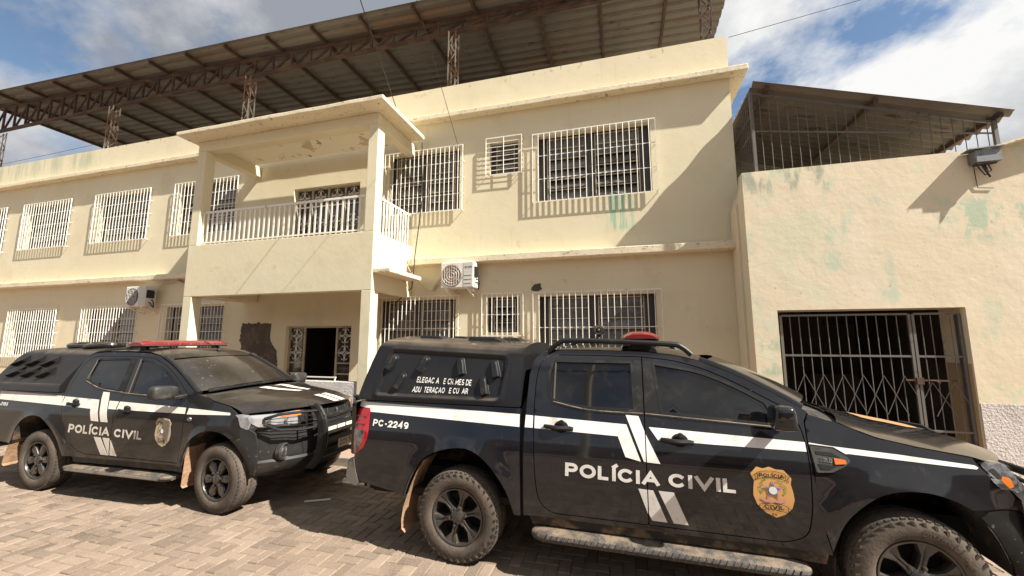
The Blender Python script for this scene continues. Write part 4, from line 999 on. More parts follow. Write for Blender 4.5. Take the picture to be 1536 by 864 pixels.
def mirror_body(T, parent, c, sx, sy, sz, stalk_to, mt, taper=.75):
    """rounded door mirror; c centre, s half sizes"""
    mb = MB(); nu, nv = 16, 24; G = []
    for i in range(nu+1):
        a = -math.pi/2+math.pi*i/nu; row = []
        for j in range(nv+1):
            b = 2*math.pi*j/nv
            sp = lambda t, e: math.copysign(abs(t)**e, t)
            X = sp(math.cos(a), .55)*sp(math.cos(b), .45); Z = sp(math.cos(a), .55)*sp(math.sin(b), .45); Y = sp(math.sin(a), .5)
            row.append((c[0]+sx*X*(1-.12*Z), c[1]+sy*Y, c[2]+sz*Z*(1-(1-taper)*(.5+.5*Y))))
        G.append(row)
    mb.grid(G, flip=False)
    mr = mb.build('door_mirror', mt, parent, world=False, recalc=True)
    mb = MB(); mb.bar((c[0]+sx*.3, c[1]+sy*.6, c[2]-sz*.85), stalk_to, .10, .045); mb.build('mirror_arm', M['trimb'], mr, world=False, bevel=.01)
    return mr
def door_handle(T, parent, x0, x1, z):
    mb = MB(); pts = [(x0+(x1-x0)*t, -(T.w(x0, z)+.012+.030*math.sin(math.pi*min(1, t*1.25 if t < .8 else 1))), z-.006*t*2) for t in np.linspace(0, 1, 9)]
    mb.tube(pts, [.015, .019, .020, .020, .020, .020, .021, .021, .016], 8)
    hd = mb.build('handle', M['trimb'], parent, world=False)
    cx = (x0+x1)/2+.02
    P = [(cx+.062*math.cos(a), z+.048*math.sin(a)) for a in np.linspace(0, 2*math.pi, 21)[:-1]]
    mb = MB(); panel(mb, P, T.near(.0055), h=.03, thick=.004); mb.build('handle_recess', M['gap'], parent, world=False)
    mb = MB(); mb.lathe([(.030, 0), (.028, -.022), (.001, -.026)], 14, (cx+.005, -(T.w(cx, z)+.004), z+.028)); mb.build('handle_boss', M['trimb'], parent, world=False, recalc=True)
    return hd
def arch_pts(T, poly_arch, width=.42):
    return poly_arch
def liner(T, arch, wx, parent):
    for s in (-1, 1):
        mb = MB(); rows = [[(x, s*(T.w(x, z)-.012), z), (x+(wx-x)*.02, s*(T.w(x, z)-.15), z+.02), (x, s*.42, z+.02)] for x, z in arch]
        mb.grid(rows, flip=(s > 0))
        mb.add([(x, s*.42, z+.02) for x, z in arch]+[(wx, s*.42, arch[0][1])], [tuple(range(len(arch)+1))])
        mb.build('wheel_arch', M['liner'], parent, world=False)
def core(T, poly, parent, off=-.03):
    """dark inside of the body, seen only through the shut lines"""
    for fl in (0, 1):
        mb = MB(); panel(mb, poly, (T.far if fl else T.near)(off), h=.12, thick=0, flip=bool(fl)); mb.build('inner_shell', M['gap'], parent, world=False)
# ------------------------------------------------------------------ nearer pickup
HW = .9125
_y = smooth_fn([.25, .3, .45, .55, .78, .95, 1.02, 1.10, 1.70, 1.85, 2.05], [.09, .065, .045, .030, .022, .028, .033, .058, .25, .33, .42], .05)
ph = R(-1.3); oX, oY = -1.395, 3.490
ra = empty('police_pickup', (oX-HW*math.sin(ph), oY+HW*math.cos(ph), 0), ph, label='black police pickup with white side stripe and red roof light, nearest the camera', cat='pickup truck', group='police pickups parked along the kerb')
A = Truck(ra, HW, _y, [(-.08, .38), (3.215, .38)], .55, 3.30, -1.10, (.10, 2.0))
RARCH = [(-.62, .51), (-.545, .70), (-.41, .865), (-.24, .945), (-.07, .975), (.05, .960), (.17, .895), (.29, .78), (.39, .63), (.445, .47)]
FARCH = [(2.735, .48), (2.77, .58), (2.84, .72), (2.985, .86), (3.12, .925), (3.27, .94), (3.40, .915), (3.51, .855), (3.59, .76), (3.645, .66), (3.685, .55), (3.70, .47)]
def smooth_arch(P, n=5):
    P = np.array(P, float); t = np.arange(len(P)); T2 = np.linspace(0, len(P)-1, (len(P)-1)*n+1); o = []
    for q in T2:
        i = min(int(q), len(P)-2); f = q-i; p0, p1, p2, p3 = P[max(i-1, 0)], P[i], P[i+1], P[min(i+2, len(P)-1)]
        o.append(tuple(.5*((2*p1)+(-p0+p2)*f+(2*p0-5*p1+4*p2-p3)*f*f+(-p0+3*p1-3*p2+p3)*f**3)))
    return o
RA, FA = smooth_arch(RARCH), smooth_arch(FARCH)
# bed side
bed = [(-1.115, .59)]+RA+[(.505, .47), (.500, .80), (.492, 1.08), (.478, 1.335), (-1.245, 1.335), (-1.262, 1.25), (-1.205, .83), (-1.165, .66)]
b = A.pan('bed_side', bed, M['paintA'], both=True)
core(A, [(-1.10, .66)]+RA+[(2.72, .5)]+FA[:-8]+[(3.50, .9), (3.58, 1.12), (2.8, 1.30), (2.6, 1.36), (2.3, 1.5), (2.0, 1.66), (1.6, 1.74), (.75, 1.74), (.62, 1.70), (.47, 1.3), (-1.15, 1.3)], ra)
liner(A, RA, -.08, ra); liner(A, FA, 3.215, ra)
# cab shell with door openings
RD = rounded([(.600, 1.36), (.607, 1.60), (.640, 1.745), (.735, 1.805), (1.08, 1.805), (1.537, 1.795), (1.537, .515), (.76, .515), (.66, .60), (.632, .75), (.612, 1.09)], [.0, .1, .05, .05, 0, 0, .02, .08, .08, .1, .1])
FD = rounded([(1.537, 1.795), (1.79, 1.770), (2.0, 1.715), (2.235, 1.610), (2.46, 1.485), (2.57, 1.425), (2.615, 1.375), (2.645, 1.28), (2.655, 1.15), (2.65, .98), (2.64, .75), (2.60, .575), (2.47, .515), (1.537, .515)], [0, .15, .15, .15, .1, .05, .05, .05, .1, .1, .1, .08, .08, .02])
cabo = [(.53, .475), (2.735, .475), (2.70, .60), (2.668, 1.0), (2.662, 1.18), (2.668, 1.34), (2.70, 1.40), (2.655, 1.452), (2.47, 1.548), (2.24, 1.668), (2.0, 1.765), (1.8, 1.812), (1.56, 1.838), (1.1, 1.850), (.76, 1.850), (.64, 1.825), (.57, 1.745), (.54, 1.62), (.53, 1.34), (.525, 1.08)]
holes = [inset(RD, -.003), inset(FD, -.003)]
mb = MB(); panel(mb, cabo, A.near(), holes, .06, .02, (0, 1, 0)); c2 = MB(); panel(c2, cabo, A.far(), (), .08, .02, (0, -1, 0), flip=True); c2.build('cab', M['paintA'], ra, world=False, sharp=40); cab = mb.build('cab', M['paintA'], ra, world=False, sharp=40)
RW = rounded([(.720, 1.64), (.745, 1.735), (.775, 1.757), (1.455, 1.754), (1.468, 1.352), (1.09, 1.356), (.86, 1.380), (.765, 1.408), (.722, 1.462)], [.03, .03, .02, .015, .015, .05, .05, .04, .03])
FW = rounded([(1.622, 1.748), (1.98, 1.690), (2.23, 1.585), (2.44, 1.468), (2.468, 1.40), (2.46, 1.298), (1.668, 1.345)], [.01, .1, .1, .02, .02, .02, .01])
def adoor(D_, W_, hx0, hx1, hz):
    dr = A.pan('door', D_, M['paintA'], [inset(W_, -.004)], gap=.004)
    mb = MB(); panel(mb, inset(W_, .010), A.near(-.012), h=.09, thick=0); mb.build('window_pane', M['tint'], dr, world=False)
    mb = MB(); panel(mb, inset(W_, -.006), A.near(.003), [inset(W_, .016)], .05, .016); mb.build('window_seal', M['trimb'], dr, world=False, sharp=40)
    door_handle(A, dr, hx0, hx1, hz)
    return dr
rd = adoor(RD, RW, .705, .955, 1.203); fd = adoor(FD, FW, 1.655, 1.895, 1.158)
mb = MB(); mb.bar(A.near(-.006)(.778, 1.74), A.near(-.006)(.778, 1.415), .012, .012); mb.build('quarter_glass_bar', M['rimlip'], rd, world=False)
mb = MB(); panel(mb, [(1.475, 1.352), (1.532, 1.35), (1.532, 1.765), (1.462, 1.765)], A.near(.0035), h=.1, thick=.002); mb.build('pillar_trim', M['trimb'], rd, world=False)
mb = MB(); panel(mb, [(1.543, 1.348), (1.655, 1.342), (1.612, 1.762), (1.543, 1.765)], A.near(.0035), h=.1, thick=.002); mb.build('pillar_trim', M['trimb'], fd, world=False)
# belt mouldings
for W_, par in ((((.77, 1.400), (1.09, 1.345), (1.53, 1.337)), rd), (((1.545, 1.337), (2.0, 1.313), (2.46, 1.290)), fd)):
    mb = MB(); mb.tube([A.near(.004)(*p) for p in smooth_arch(W_)], .008, 6); mb.build('belt_moulding', M['step'], par, world=False)
# fender
FEN = [(2.672, 1.0), (2.675, .7), (2.705, .60), (2.74, .475)]+FA[1:8*5-4]+[(3.60, .862), (3.735, .880), (3.782, .975), (3.715, .995), (3.665, 1.055), (3.615, 1.13), (3.60, 1.168), (3.32, 1.208), (3.10, 1.252), (2.98, 1.298), (2.88, 1.342), (2.79, 1.368), (2.70, 1.392), (2.673, 1.33), (2.667, 1.18)]
FEN = [p for p in FEN if not (p[0] > 3.53 and p[1] < .84)]
A.pan('fender', FEN, M['paintA'], both=True)
# roof, windscreen, hood
TC = [(.575, 1.755), (.645, 1.83), (.76, 1.855), (1.1, 1.855), (1.56, 1.842), (1.8, 1.817), (2.0, 1.770), (2.24, 1.672), (2.47, 1.552), (2.68, 1.430)]
wf = lambda x, z: A.w(x, z)-.0
mb = MB(); A.top(mb, TC, wf, lambda t: .02+.10*t, lambda t: .020+.022*math.sin(math.pi*min(1, t*1.4)), p=2.6, s0=0, s1=.655); mb.build('roof_panel', M['paintA'], ra, world=False)
mb = MB(); A.top(mb, TC, lambda x, z: A.w(x, z)-.055, lambda t: .06+.16*t, lambda t: .028, p=2.4, s0=.672, s1=.99, lift=.008); mb.build('windscreen', M['wind'], ra, world=False)
for s in (-1, 1):
    mb = MB(); mb.tube([(x+.0, s*(A.w(x, z)-.028), z+.004) for x, z in smooth_arch(TC)[30:]], .030, 8)
    mb.build('windscreen_pillar', M['paintA'], ra, world=False)
HC = [(2.72, 1.395), (2.79, 1.372), (2.88, 1.346), (2.98, 1.303), (3.10, 1.257), (3.32, 1.213), (3.60, 1.172), (3.70, 1.140)]
mb = MB(); HG = A.top(mb, HC, lambda x, z: A.w(x, z)-.004, lambda t: .10+.24*t, lambda t: .012+.085*t*(1-t)-.034*t**3, p=2.5, q=2.4, s0=.16, s1=1); mb.build('hood', M['paintA'], ra, world=False)
mb = MB(); A.top(mb, HC, lambda x, z: A.w(x, z)-.02, lambda t: .10+.26*t, lambda t: .004, p=2.5, q=2.4, s0=0, s1=.17, lift=-.025, nu=8); mb.build('cowl', M['trimd'], ra, world=False)
for y0, y1 in ((-.62, -.05), (.0, .58)):
    mb = MB(); mb.tube([(2.86, y0, 1.40), (2.80, y0+.2, 1.425), (2.76, y1, 1.43)], .010, 6)
    mb.build('wiper', M['trimb'], ra, world=False)
# gold badge on the hood, seen almost edge on
def on_grid(G, s, t, off=.005):
    """s 0..1 along, t -1..1 across"""
    a = min(max(s, 0), 1)*(G.shape[0]-1); b = (min(max(t, -1), 1)+1)/2*(G.shape[1]-1); i, j = min(int(a), G.shape[0]-2), min(int(b), G.shape[1]-2); f, g = a-i, b-j
    p = G[i, j]*(1-f)*(1-g)+G[i+1, j]*f*(1-g)+G[i, j+1]*(1-f)*g+G[i+1, j+1]*f*g
    n = np.cross(G[i+1, j]-G[i, j], G[i, j+1]-G[i, j]); n /= np.linalg.norm(n); n *= 1 if n[2] > 0 else -1
    return tuple(p+n*off)
mb = MB(); panel(mb, [(.30, -.16), (.36, -.21), (.45, -.19), (.58, -.21), (.68, -.11), (.71, 0), (.68, .11), (.58, .21), (.45, .19), (.36, .21), (.30, .16)], lambda u, v: on_grid(HG, u, v, .005), h=.05, thick=0); mb.build('hood_badge', M['hgold'], ra, world=False)
# front: fascia, grille, lamps, bumper
def fas(off=0): return lambda y, z: (4.14-.9*max(0, (z-.93))-.35*abs(y/.88)**2.6+off, y, z)
mb = MB(); V, F = cdt([(-.875, .46), (.875, .46), (.895, .89), (.87, .99), (.80, 1.02), (-.80, 1.02), (-.87, .99), (-.895, .89)], (), .07); mb.add([fas()(*p) for p in V], [tuple(t) for t in F.tolist()], True); mb.build('front_bumper', M['gloss'], ra, world=False)
mb = MB(); panel(mb, rounded([(-.46, .80), (.46, .80), (.52, 1.09), (-.52, 1.09)], .04), fas(.012), h=.08, thick=.02, inward=(-1, 0, 0))
for k in range(3): mb.tube([fas(.03)(y, .86+.085*k) for y in np.linspace(-.46, .46, 9)], .016, 6)
mb.build('grille', M['trimd'], ra, world=False)
for s in (-1, 1):
    mb = MB(); Q = rounded([(s*.52, .985), (s*.83, .965), (s*.885, 1.0), (s*.86, 1.06), (s*.55, 1.075)], .03)
    if s > 0: pass
    else: Q = Q[::-1]
    panel(mb, Q, fas(.006), h=.05, thick=.05, inward=(-1, 0, 0)); hl = mb.build('headlight', M['clearlamp'], ra, world=False)
    # wrap-round part on the wing
    Q = rounded([(3.625, 1.128), (3.67, 1.058), (3.72, 1.0), (3.785, .98), (3.80, 1.06), (3.76, 1.14), (3.67, 1.155)], .015)
    mb = MB(); panel(mb, Q, A.near(.004) if s < 0 else A.far(.004), h=.04, thick=.05, inward=(0, -s, 0), flip=s > 0); mb.build('side_lens', M['clearlamp'], hl, world=False)
    mb = MB(); panel(mb, rounded([(3.70, 1.03), (3.735, 1.0), (3.765, 1.01), (3.76, 1.06), (3.72, 1.07)], .01), A.near(.008) if s < 0 else A.far(.008), h=.03, thick=.006, inward=(0, -s, 0), flip=s > 0); mb.build('indicator', M['amber'], hl, world=False)
    mb = MB(); panel(mb, rounded([(3.66, 1.10), (3.70, 1.045), (3.715, 1.075), (3.69, 1.115)], .01), A.near(.0065) if s < 0 else A.far(.0065), h=.03, thick=.003, inward=(0, -s, 0), flip=s > 0); mb.build('lamp_bezel', M['gap'], hl, world=False)
# bumper corner behind the front wheel arch
BC = FA[37:]+[(3.78, .50), (3.80, .70), (3.79, .87), (3.74, .872), (3.60, .855)]
A.pan('bumper_corner', BC, M['gloss'], both=True)
mb = MB()
mb.tube([(4.20, y, .98) for y in np.linspace(-.62, .62, 5)], .03, 10); mb.tube([(4.22, y, .80) for y in np.linspace(-.55, .55, 5)], .026, 10)
for s in (-1, 1):
    tp = 1.115 if s < 0 else 1.0; pr = [(4.17, tp), (4.25, tp+.005), (4.31, tp-.115), (4.31, .60), (4.22, .48), (4.17, .52), (4.19, .95)]
    mb.prism(pr, lambda u, v, t: (u, t, v), s*.47-.012, s*.47+.012)
    mb.tube([(4.16, s*.47, 1.06), (4.10, s*.58, 1.12), (3.98, s*.70, 1.13)], .02, 8)
mb.build('bull_bar', M['trimb'], ra, world=False)
mb = MB(); mb.box(-1.13, 3.65, -.62, .62, .42, .72); mb.box(-1.05, 2.7, -.80, .80, .505, .56); mb.build('underbody', M['gap'], ra, world=False)
# rear: tailgate, bumper, lamps, tow hook
mb = MB(); panel(mb, rounded([(-.80, .80), (.80, .80), (.82, 1.32), (-.82, 1.32)], .04)[::-1], lambda y, z: (-1.285-.03*(1-abs(y/.85)**4), y, z), h=.15, thick=.05, inward=(1, 0, 0)); mb.build('tailgate', M['paintA'], ra, world=False)
mb = MB(); pr = [(-1.30, .765), (-1.36, .74), (-1.375, .62), (-1.30, .555), (-1.15, .545), (-1.12, .57), (-1.16, .66), (-1.195, .80)]
G = [[(x+.10*max(0, abs(y)-.75)/.13*(1 if x < -1.25 else .0), y, z) for x, z in pr+[pr[0]]] for y in np.linspace(-.885, .885, 25)]
mb.grid(G, smooth=False); mb.add([G[0][i] for i in range(8)], [tuple(range(8))]); mb.add([G[-1][i] for i in range(8)], [tuple(range(7, -1, -1))]); mb.build('rear_bumper', M['bumper'], ra, world=False, recalc=True, bevel=.015)
mb = MB(); mb.tube([(-1.2, -.66, .49), (-1.47, -.66, .49)], .028, 10); mb.build('exhaust_pipe', M['chrome'], ra, world=False)
TLO = rounded([(-1.268, 1.252), (-1.205, .845), (-1.185, .83), (-1.09, .90), (-1.052, .985), (-1.050, 1.06), (-1.078, 1.23), (-1.092, 1.262)], .012)
for s in (-1, 1):
    f = A.near if s < 0 else A.far
    mb = MB(); panel(mb, TLO, f(.008), h=.04, thick=.04, inward=(0, -s, 0), flip=s > 0); tl = mb.build('tail_light', M['redlamp'], ra, world=False)
    mb = MB(); panel(mb, rounded([(-1.225, 1.06), (-1.198, .865), (-1.182, .85), (-1.115, .93), (-1.092, 1.0), (-1.092, 1.065)], .012), f(.013), h=.04, thick=.006, inward=(0, -s, 0), flip=s > 0); mb.build('clear_lens', M['clearlamp'], tl, world=False)
    mb = MB(); mb.tube([f(.016)(-1.222, 1.12), f(.016)(-1.09, 1.122)], .006, 5); mb.tube([f(.016)(-1.235, 1.185), f(.016)(-1.09, 1.19)], .005, 5); mb.build('lens_rib', M['redlamp'], tl, world=False)
# mud flaps
for s in (-1, 1):
    mb = MB(); G = [[(x+.01*math.sin(6*t), s*(y_), z) for y_ in (.60, .70, .80, .885)] for t, (x, z) in zip(np.linspace(0, 1, 8), [(-.43, .84), (-.50, .74), (-.56, .62), (-.60, .50), (-.625, .40), (-.632, .30), (-.628, .22), (-.60, .19)])]
    mb.grid(G); mb.build('mud_flap', M['mud'], ra, world=False)
    mb = MB(); G = [[(x, s*y_, z) for y_ in (.60, .74, .87)] for x, z in [(2.80, .62), (2.765, .50), (2.75, .38), (2.75, .26), (2.77, .20)]]; mb.grid(G); mb.build('mud_flap', M['trimd'], ra, world=False)
# wheels
for x, far in ((-.08, 0), (3.215, 0)):
    ty = wheel(ra, x, -HW+.012, -1, .392, .255, 6, .235, 'A')
    mb = MB(); a0 = R(84) if x > 1 else R(330)
    letters(mb, 'PIRELLI', [(0, 0), (.215, 0), (.215, 1), (0, 1)], lambda u, v: ((.298+.026*v)*math.cos(a0-u/.30), -.0075, (.298+.026*v)*math.sin(a0-u/.30)), .02); mb.build('sidewall_lettering', M['step'], ty, world=False)
    wheel(ra, x, HW-.012, 1, .392, .255, 6, .235, 'A')
# running boards
for s in (-1, 1):
    pr = [(-.965, .345), (-.945, .312), (-.80, .305), (-.72, .33), (-.72, .382), (-.80, .392), (-.93, .388), (-.958, .372)]
    xs = [.60, .63, .70, .80, 1.5, 2.4, 2.50, 2.575, 2.60]; sc_ = [.45, .75, .97, 1, 1, 1, .97, .75, .45]
    mb = MB(); G = []
    for x, k in zip(xs, sc_):
        G.append([(x, -s*(-.84+(y+.84)*(k if y < -.84 else 1)), .348+(z-.348)*k) for y, z in pr+[pr[0]]])
    mb.grid(G); mb.add([p for p in G[0][:8]], [tuple(range(8))]); mb.add([p for p in G[-1][:8]], [tuple(range(7, -1, -1))]); bd = mb.build('running_board', M['step'], ra, world=False, recalc=True, sharp=50)
    mb = MB()
    for k in range(40): x = .72+1.78*k/39; mb.bar((x, -s*-.966, .335), (x+.022, -s*-.955, .374), .006, .006)
    mb.build('step_ribs', M['trimb'], bd, world=False)
    mb = MB()
    for x in (.85, 1.62, 2.3): mb.bar((x, s*.74, .36), (x, s*.60, .50), .07, .025)
    mb.build('step_bracket', M['trimd'], bd, world=False)
mb = MB(); panel(mb, [(.60, .40), (2.70, .40), (2.72, .49), (.56, .49)], A.near(-.02), h=.1, thick=.01); mb.build('sill', mat('muddy_sill', (0.03, 0.025, 0.02), .9, var=[(5, 7, .45, .62, (0.20, 0.135, 0.085))]), ra, world=False)
# mirrors
mirror_body(A, ra, (2.455, -1.03, 1.405), .075, .115, .092, (2.50, -.83, 1.335), M['paintA']); mirror_body(A, ra, (2.455, 1.03, 1.405), .075, .115, .092, (2.50, .83, 1.335), M['paintA'])
# side vent with engine badge
VS = rounded([(2.672, 1.178), (2.815, 1.168), (2.885, 1.125), (2.905, 1.10), (2.86, 1.06), (2.78, 1.018), (2.685, 1.010)], .012)[::-1]
mb = MB(); panel(mb, VS, A.near(.010), h=.04, thick=.012); sv = mb.build('fender_vent', M['trimd'], ra, world=False, sharp=30)
mb = MB(); panel(mb, [(2.70, 1.150), (2.80, 1.145), (2.845, 1.118), (2.70, 1.128)][::-1], A.near(.0125), h=.05, thick=.001); panel(mb, [(2.70, 1.068), (2.81, 1.060), (2.77, 1.035), (2.715, 1.035)][::-1], A.near(.0125), h=.05, thick=.001); mb.build('vent_slot', M['gap'], sv, world=False)
mb = MB(); letters(mb, '2.2LD', [(2.712, 1.083), (2.792, 1.078), (2.792, 1.107), (2.712, 1.112)], A.near(.0130), .03); mb.build('engine_lettering', M['clearlamp'], sv, world=False)
mb = MB(); panel(mb, rounded([(2.803, 1.112), (2.872, 1.104), (2.872, 1.080), (2.803, 1.072)], .006)[::-1], A.near(.018), h=.03, thick=.007); mb.build('side_repeater', M['amber'], sv, world=False)
# canopy
CZ0, CZ1 = 1.345, 1.925
def cxr(z): return float(np.interp(z, [1.345, 1.53, 1.73, 1.89, 1.95, 2.0], [-1.24, -1.205, -1.155, -1.10, -1.04, -.95]))
def cxf(z): return float(np.interp(z, [1.345, 1.74, 1.86, 2.0], [.468, .488, .485, .46]))
cw = lambda z: HW-float(np.interp(z, [1.345, 1.40, 1.90], [.105, .118, .262]))
CW = rounded([(-1.035, 1.405), (.262, 1.400), (.318, 1.775), (-.945, 1.835)], .05, 5)
cwp = np.array(densify(CW, .01))
def recess(x, z):
    d = float(np.min(np.hypot(cwp[:, 0]-x, cwp[:, 1]-z))); ins = bool(pip([(x, z)], CW)[0]); sd = d if ins else -d
    return .016*min(1, max(0, (sd+.012)/.024)) - .006*math.exp(-((sd+.02)/.02)**2)
prof = []
for z in np.linspace(CZ0, 1.86, 40): prof.append(('s', z))
NU = 110; G = []
rc = .085
for i in range(NU+1):
    u = i/NU; row = []
    ztop = 1.945-.07*u
    for z in np.linspace(CZ0, ztop-rc*.95, 42):
        x = cxr(z)+(cxf(z)-cxr(z))*u; row.append((x, -(cw(z)-recess(x, z)), z))
    wb = cw(ztop-rc*.95); za = ztop-rc*.95
    for a in np.linspace(0, math.pi/2, 8)[1:]:
        z = za+rc*math.sin(a)*.95; x = cxr(z)+(cxf(z)-cxr(z))*u; row.append((x, -(wb-rc*(1-math.cos(a))-.02*math.sin(a)), z))
    ye, ze = -row[-1][1], row[-1][2]
    half = len(row)
    for t in np.linspace(-1, 0, 12)[1:]: x = cxr(ze)+(cxf(ze)-cxr(ze))*u; row.append((x, t*ye, ze+.045*(1-abs(t)**2.2)))
    mir = [(x, -y, z) for x, y, z in row[:-1]][::-1]
    G.append(row+mir)
mb = MB(); mb.grid(G, flip=False)
mb.add(G[0], [tuple(range(len(G[0])))]); mb.add(G[-1], [tuple(range(len(G[-1])-1, -1, -1))])
can = mb.build('canopy', M['canopyA'], ra, world=False, sharp=50, recalc=True)
cfn = lambda off: (lambda x, z: (x, -(cw(z)-.016+off), z))
def scoop(cx, cz, L_, W_, tilt, par, fn, hgt):
    """hooded ventilation scoop, closed at the top end, open below"""
    ca, sa = math.cos(tilt), math.sin(tilt); mb = MB()
    base = rounded([(-W_/2, -L_/2), (W_/2, -L_/2), (W_/2, L_/2), (-W_/2, L_/2)], [.004, .004, W_*.45, W_*.45], 4); rows = []
    for k, off in ((1.28, 0.001), (1.18, .006), (1.0, .006), (.92, hgt*.75), (.74, hgt)):
        row = []
        for u, v in base:
            u2, v2 = u*k, v*(1+(k-1)*.5); hh = off if off < .007 else off*(.72+.28*(1-(v+L_/2)/L_))
            row.append(fn(hh)(cx+u2*ca-v2*sa, cz+u2*sa+v2*ca))
        rows.append(row+[row[0]])
    mb.grid(rows, smooth=True); mb.add(rows[-1][:-1], [tuple(range(len(base)))], True)
    return mb.build('vent_scoop', M['trimb'], par, world=False, recalc=True, sharp=45)
for cx, cz, t in ((-.925, 1.712, -.42), (-.565, 1.702, -.42), (-.795, 1.535, -.42), (-.148, 1.685, .28), (.205, 1.668, .30), (.108, 1.512, .28)): scoop(cx, cz, .155, .070, t, can, cfn, .042)
mb = MB()
letters(mb, 'ELEGAC A   E CR MES DE', [(-.605, 1.526), (-.022, 1.512), (-.018, 1.566), (-.600, 1.580)], cfn(.004), .015); letters(mb, 'ADU  TERAÇAO   E CU  AR', [(-.640, 1.434), (-.045, 1.437), (-.043, 1.487), (-.632, 1.487)], cfn(.004), .015)
mb.build('lettering', M['decal'], can, world=False)
for x0, x1, y in ((-.84, -.50, -.30), (-.62, -.36, .1), (-.24, .16, -.32), (.02, .30, .05)):
    mb = MB(); ly = .24; za = 1.957-.04*(x0+1.2)/1.7
    rows = [[(x0, y, za), (x1, y, za-.012), (x1, y+ly, za-.012), (x0, y+ly, za)], [(x0+.01, y+.01, za+.035), (x1-.09, y+.01, za+.030), (x1-.09, y+ly-.01, za+.030), (x0+.01, y+ly-.01, za+.035)], [(x0+.02, y+.02, za+.047), (x1-.11, y+.02, za+.042), (x1-.11, y+ly-.02, za+.042), (x0+.02, y+ly-.02, za+.047)]]
    rows = [r+[r[0]] for r in rows]; mb.grid(rows, smooth=False); mb.add(rows[-1][:4], [(0, 1, 2, 3)]); mb.build('roof_ventilator', M['trimb'], can, world=False, recalc=True, bevel=.006)
# roof rails, light bar, spot lamp
for s in (-1, 1):
    pts = smooth_arch([(.70, 1.835), (.745, 1.875), (.82, 1.925), (.90, 1.938), (1.33, 1.928), (1.78, 1.905), (1.87, 1.882), (1.945, 1.818)], 4)
    mb = MB(); mb.tube([(x, s*.60, z) for x, z in pts], .024, 10); mb.build('roof_rail', M['trimb'], ra, world=False)
def lightbar(parent, x0, x1, y0, y1, z0, z1, legs):
    mb = MB(); ny = 36; pr = [(0, .0), (0, .30), (.10, .62), (.25, .92), (.42, 1.0), (.58, 1.0), (.75, .92), (.90, .62), (1, .30), (1, 0)]
    G = []
    for i in range(ny+1):
        t = i/ny; y = y0+(y1-y0)*t; e = min(1, min(t, 1-t)*ny/3.0); k = .60+.40*math.sin(e*math.pi/2)
        xs = [x0+(x1-x0)*(.5+(u-.5)*(.80+.20*e)) for u, v in pr]; G.append([(xx, y, z0+(z1-z0)*v*k) for xx, (u, v) in zip(xs, pr)])
    mb.grid(G); mb.add(G[0], [tuple(range(10))]); mb.add(G[-1], [tuple(range(9, -1, -1))]); lb = mb.build('light_bar', M['lightbar'], parent, world=False, recalc=True, sharp=50)
    mb = MB(); mb.box(x0+.012, x1-.012, y0+.03, y1-.03, z0-.020, z0-.002); mb.build('light_bar_base', M['trimb'], lb, world=False)
    mb = MB()
    for k in range(1, 8): y = y0+(y1-y0)*k/8; mb.box(x0+.0-.004, x0+.006, y-.012, y+.012, z0+.002, z0+.022); mb.box(x1-.006, x1+.004, y-.012, y+.012, z0+.002, z0+.022)
    mb.build('clip', M['chrome'], lb, world=False)
    for y, pts in legs:
        mb = MB(); mb.prism(pts, lambda u, v, t: (u, t, v), y-.02, y+.02); mb.build('mount', M['trimb'], lb, world=False)
    return lb
lg = [(1.46, 1.935), (1.405, 1.852), (1.62, 1.838), (1.62, 1.935)][::-1]
lightbar(ra, 1.365, 1.700, -.60, .60, 1.955, 2.020, [(-.50, lg), (.50, lg)])
mb = MB(); c = (1.165, -.50, 2.035); mb.lathe([(.001, -.018), (.036, -.016), (.047, -.010), (.050, .0), (.045, .03), (.02, .055), (.001, .058)], 24, c); sp = mb.build('spot_lamp', M['trimb'], ra, world=False, recalc=True)
mb = MB(); mb.lathe([(.001, -.014), (.030, -.0165), (.040, -.0185)], 20, c); mb.lathe([(.001, -.022), (.010, -.021), (.013, -.016)], 12, c); mb.build('spot_lens', M['clearlamp'], sp, world=False, recalc=True)
mb = MB(); mb.tube([(1.165, -.47, 1.99), (1.165, -.50, 1.945)], .012, 8); mb.box(1.13, 1.20, -.52, -.45, 1.925, 1.945); mb.build('lamp_bracket', M['trimb'], sp, world=False)
# stripes and lettering
def stripe(T, par, P, mt=None, off=.0035, name='stripe'):
    mb = MB(); panel(mb, P if 0.5*sum(P[i-1][0]*P[i][1]-P[i][0]*P[i-1][1] for i in range(len(P))) > 0 else P[::-1], T.near(off), h=.06, thick=.0015); return mb.build(name, mt or M['decal'], par, world=False, sharp=40)
stripe(A, b, [(-1.236, 1.318), (-1.18, 1.322), (.474, 1.283), (.479, 1.180), (-1.072, 1.232), (-1.085, 1.265), (-1.245, 1.27)])
stripe(A, cab, [(.530, 1.281), (.598, 1.279), (.600, 1.180), (.528, 1.181)])
stripe(A, rd, [(.612, 1.278), (1.392, 1.250), (1.495, .985), (1.378, 1.010), (1.322, 1.158), (.615, 1.179)])
stripe(A, rd, [(1.388, 1.323), (1.490, 1.318), (1.533, 1.205), (1.533, .985), (1.518, .987)]); stripe(A, fd, [(1.541, 1.185), (1.640, .980), (1.541, .984)])
stripe(A, fd, [(1.567, 1.240), (2.648, 1.200), (2.648, 1.138), (1.632, 1.148)])
stripe(A, ra, [(2.672, 1.199), (2.80, 1.185), (3.2, 1.158), (3.595, 1.123), (3.612, 1.110), (3.60, 1.100), (3.2, 1.124), (2.905, 1.142), (2.885, 1.140), (2.82, 1.180), (2.672, 1.190)])
stripe(A, rd, [(1.468, .782), (1.533, .780), (1.533, .600)]); stripe(A, fd, [(1.541, .780), (1.578, .779), (1.672, .553), (1.562, .555), (1.541, .60)])
stripe(A, fd, [(1.618, .780), (1.728, .779), (1.822, .552), (1.718, .553)])
V = (.895, 1.628)
